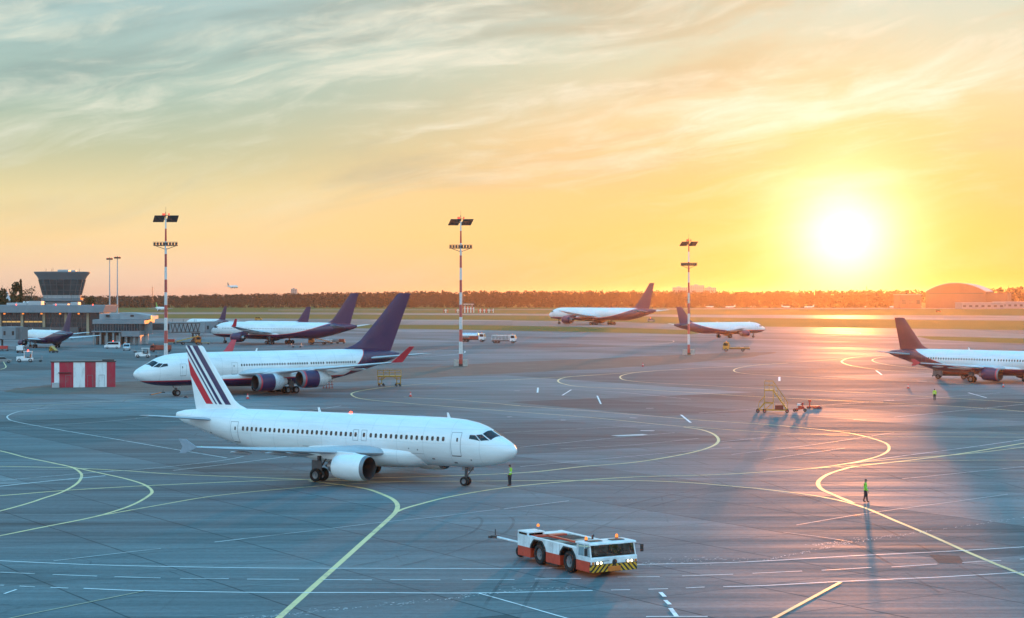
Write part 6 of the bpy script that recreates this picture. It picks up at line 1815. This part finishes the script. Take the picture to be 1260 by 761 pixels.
def crown_quads(mb, cx, cy, z0, z1, rad, n, rnd, size, conifer=False):
    nb = 7 if not conifer else 0
    blobs = [(rnd.uniform(-.5, .5) * rad, rnd.uniform(-.5, .5) * rad, z0 + (z1 - z0) * rnd.uniform(.2, .86), rad * rnd.uniform(.45, .72)) for _ in range(nb)]
    for _ in range(n):
        if conifer:
            f = rnd.random() ** 1.4; r = rad * (1 - f) * (.55 + .45 * ((f * 7) % 1)) * math.sqrt(rnd.random()) ; a = rnd.uniform(0, 2 * PI)
            x, y, z = cx + r * math.cos(a), cy + r * math.sin(a), z0 + (z1 - z0) * f
        else:
            b = rnd.choice(blobs); v = Vector((rnd.gauss(0, 1), rnd.gauss(0, 1), rnd.gauss(0, 1))).normalized() * b[3] * rnd.uniform(.55, 1.05)
            x, y, z = cx + b[0] + v.x, cy + b[1] + v.y, min(z1, max(z0, b[2] + v.z * 1.1))
        u = Vector((rnd.gauss(0, 1), rnd.gauss(0, 1), rnd.gauss(0, .7))).normalized(); w = u.orthogonal().normalized()
        q = rnd.random() * 6.28; e = u.cross(w); p1 = w * math.cos(q) + e * math.sin(q); p2 = u.cross(p1)
        s = size * rnd.uniform(.55, 1.25); c = Vector((x, y, z))
        mb.face([c - p1 * s, c - p2 * s * .6, c + p1 * s, c + p2 * s * .6])

def forest():
    rnd = random.Random(11); mb = MB()
    prof = [(-400, 364), (120, 364.5), (200, 364.5), (260, 363), (330, 361), (450, 359.5), (560, 358.3), (640, 358), (760, 357.6), (860, 358), (930, 358.5), (1000, 357), (1100, 356.5), (1140, 358), (1240, 353), (1300, 352), (1700, 354)]
    def top(px):
        for a, b in zip(prof, prof[1:]):
            if px <= b[0]: return a[1] + (b[1] - a[1]) * (px - a[0]) / (b[0] - a[0])
        return 355
    for row, (d, hk, step, nq) in enumerate(((2350, .62, 6.0, 46), (2380, .80, 5.5, 46), (2415, .92, 5.0, 50), (2455, .98, 4.4, 56), (2500, 1.02, 4.4, 56), (2560, 1.02, 5, 50))):
        x = -1150.0
        while x < 1250:
            px = HX + F * x / d
            s = F / d; h = (CAMH + (HY - top(px)) / s)
            if 1105 < px < 1238 and d < 2470: x += step; continue
            clump = .5 + .5 * math.sin(x * .021 + row) * math.sin(x * .0063 + 2 * row)
            h = h * hk * rnd.uniform(.94, 1.03) * (.95 + .05 * clump) - (0 if row > 2 else 3 * (1 - clump))
            con = rnd.random() < .12
            y = d + rnd.uniform(-14, 14)
            crown_quads(mb, x, y, 0.5 if row < 2 else h * .25, h, rnd.uniform(4.2, 6.4), int(nq * 1.5), rnd, 1.45 if not con else 1.25, con)
            if row < 2 and rnd.random() < .7: crown_quads(mb, x + rnd.uniform(-3, 3), y - 6, 0, rnd.uniform(3, 7), 3.5, 16, rnd, 1.7)
            if rnd.random() < .12:
                mb.cyl((x, y, 0), (x, y, h * .8), .22, .08, 5, caps=False)
            x += step * rnd.uniform(.6, 1.35)
    o = mb.build('forest', M_LEAF2, recalc=False)
    tag(o, 'continuous dark forest edge along the horizon beyond the runways', 'forest', kind='stuff')
forest()

def tree(label, px, ytop, d, w, kind, seed):
    rnd = random.Random(seed); s = F / d; x = (px - HX) / s; h = CAMH + (HY - ytop) / s
    t = thing('tree', label, 'tree', (x, d), 0, 'dark trees behind the terminal')
    r = w / s / 2
    tr = MB(); tr.cyl((0, 0, 0), (0, 0, h * .5), .42, .24, 8); tr.cyl((0, 0, h * .5), (rnd.uniform(-.6, .6), 0, h * .9), .24, .06, 8)
    for i in range(9):
        a = rnd.uniform(0, 2 * PI); z = h * rnd.uniform(.35, .75)
        tr.cyl((0, 0, z), (r * .75 * math.cos(a), r * .75 * math.sin(a), z + h * rnd.uniform(.05, .2)), .12, .03, 5)
    tr.build('trunk', M_BARK, t)
    c = MB(); crown_quads(c, 0, 0, h * .25, h * (1.08 if kind != 'cone' else 1), r, {'round': 620, 'cone': 760, 'thin': 200}[kind], rnd, .75 if kind != 'thin' else .5, kind == 'cone')
    c.build('crown', M_LEAF, t, recalc=False)
for i, (px, yt, d, w, k, lab) in enumerate([(-16, 347, 950, 24, 'round', 'broad dark tree half cut by the left edge behind the terminal'), (3, 345.5, 930, 19, 'round', 'broad dark tree at the left edge over the terminal roof'), (17, 347, 940, 17, 'round', 'dark bushy tree just left of the pointed conifer'),
        (25.5, 344, 960, 12, 'cone', 'narrow pointed conifer between the bushy trees and the tower'), (39, 350, 920, 18, 'thin', 'sparse half-bare tree just left of the control tower'), (31, 355, 980, 14, 'thin', 'lower thin tree beside the conifer'), (112, 365, 1150, 16, 'round', 'low dark tree to the right of the control tower')]):
    tree(lab, px, yt, d, w, k, 40 + i)
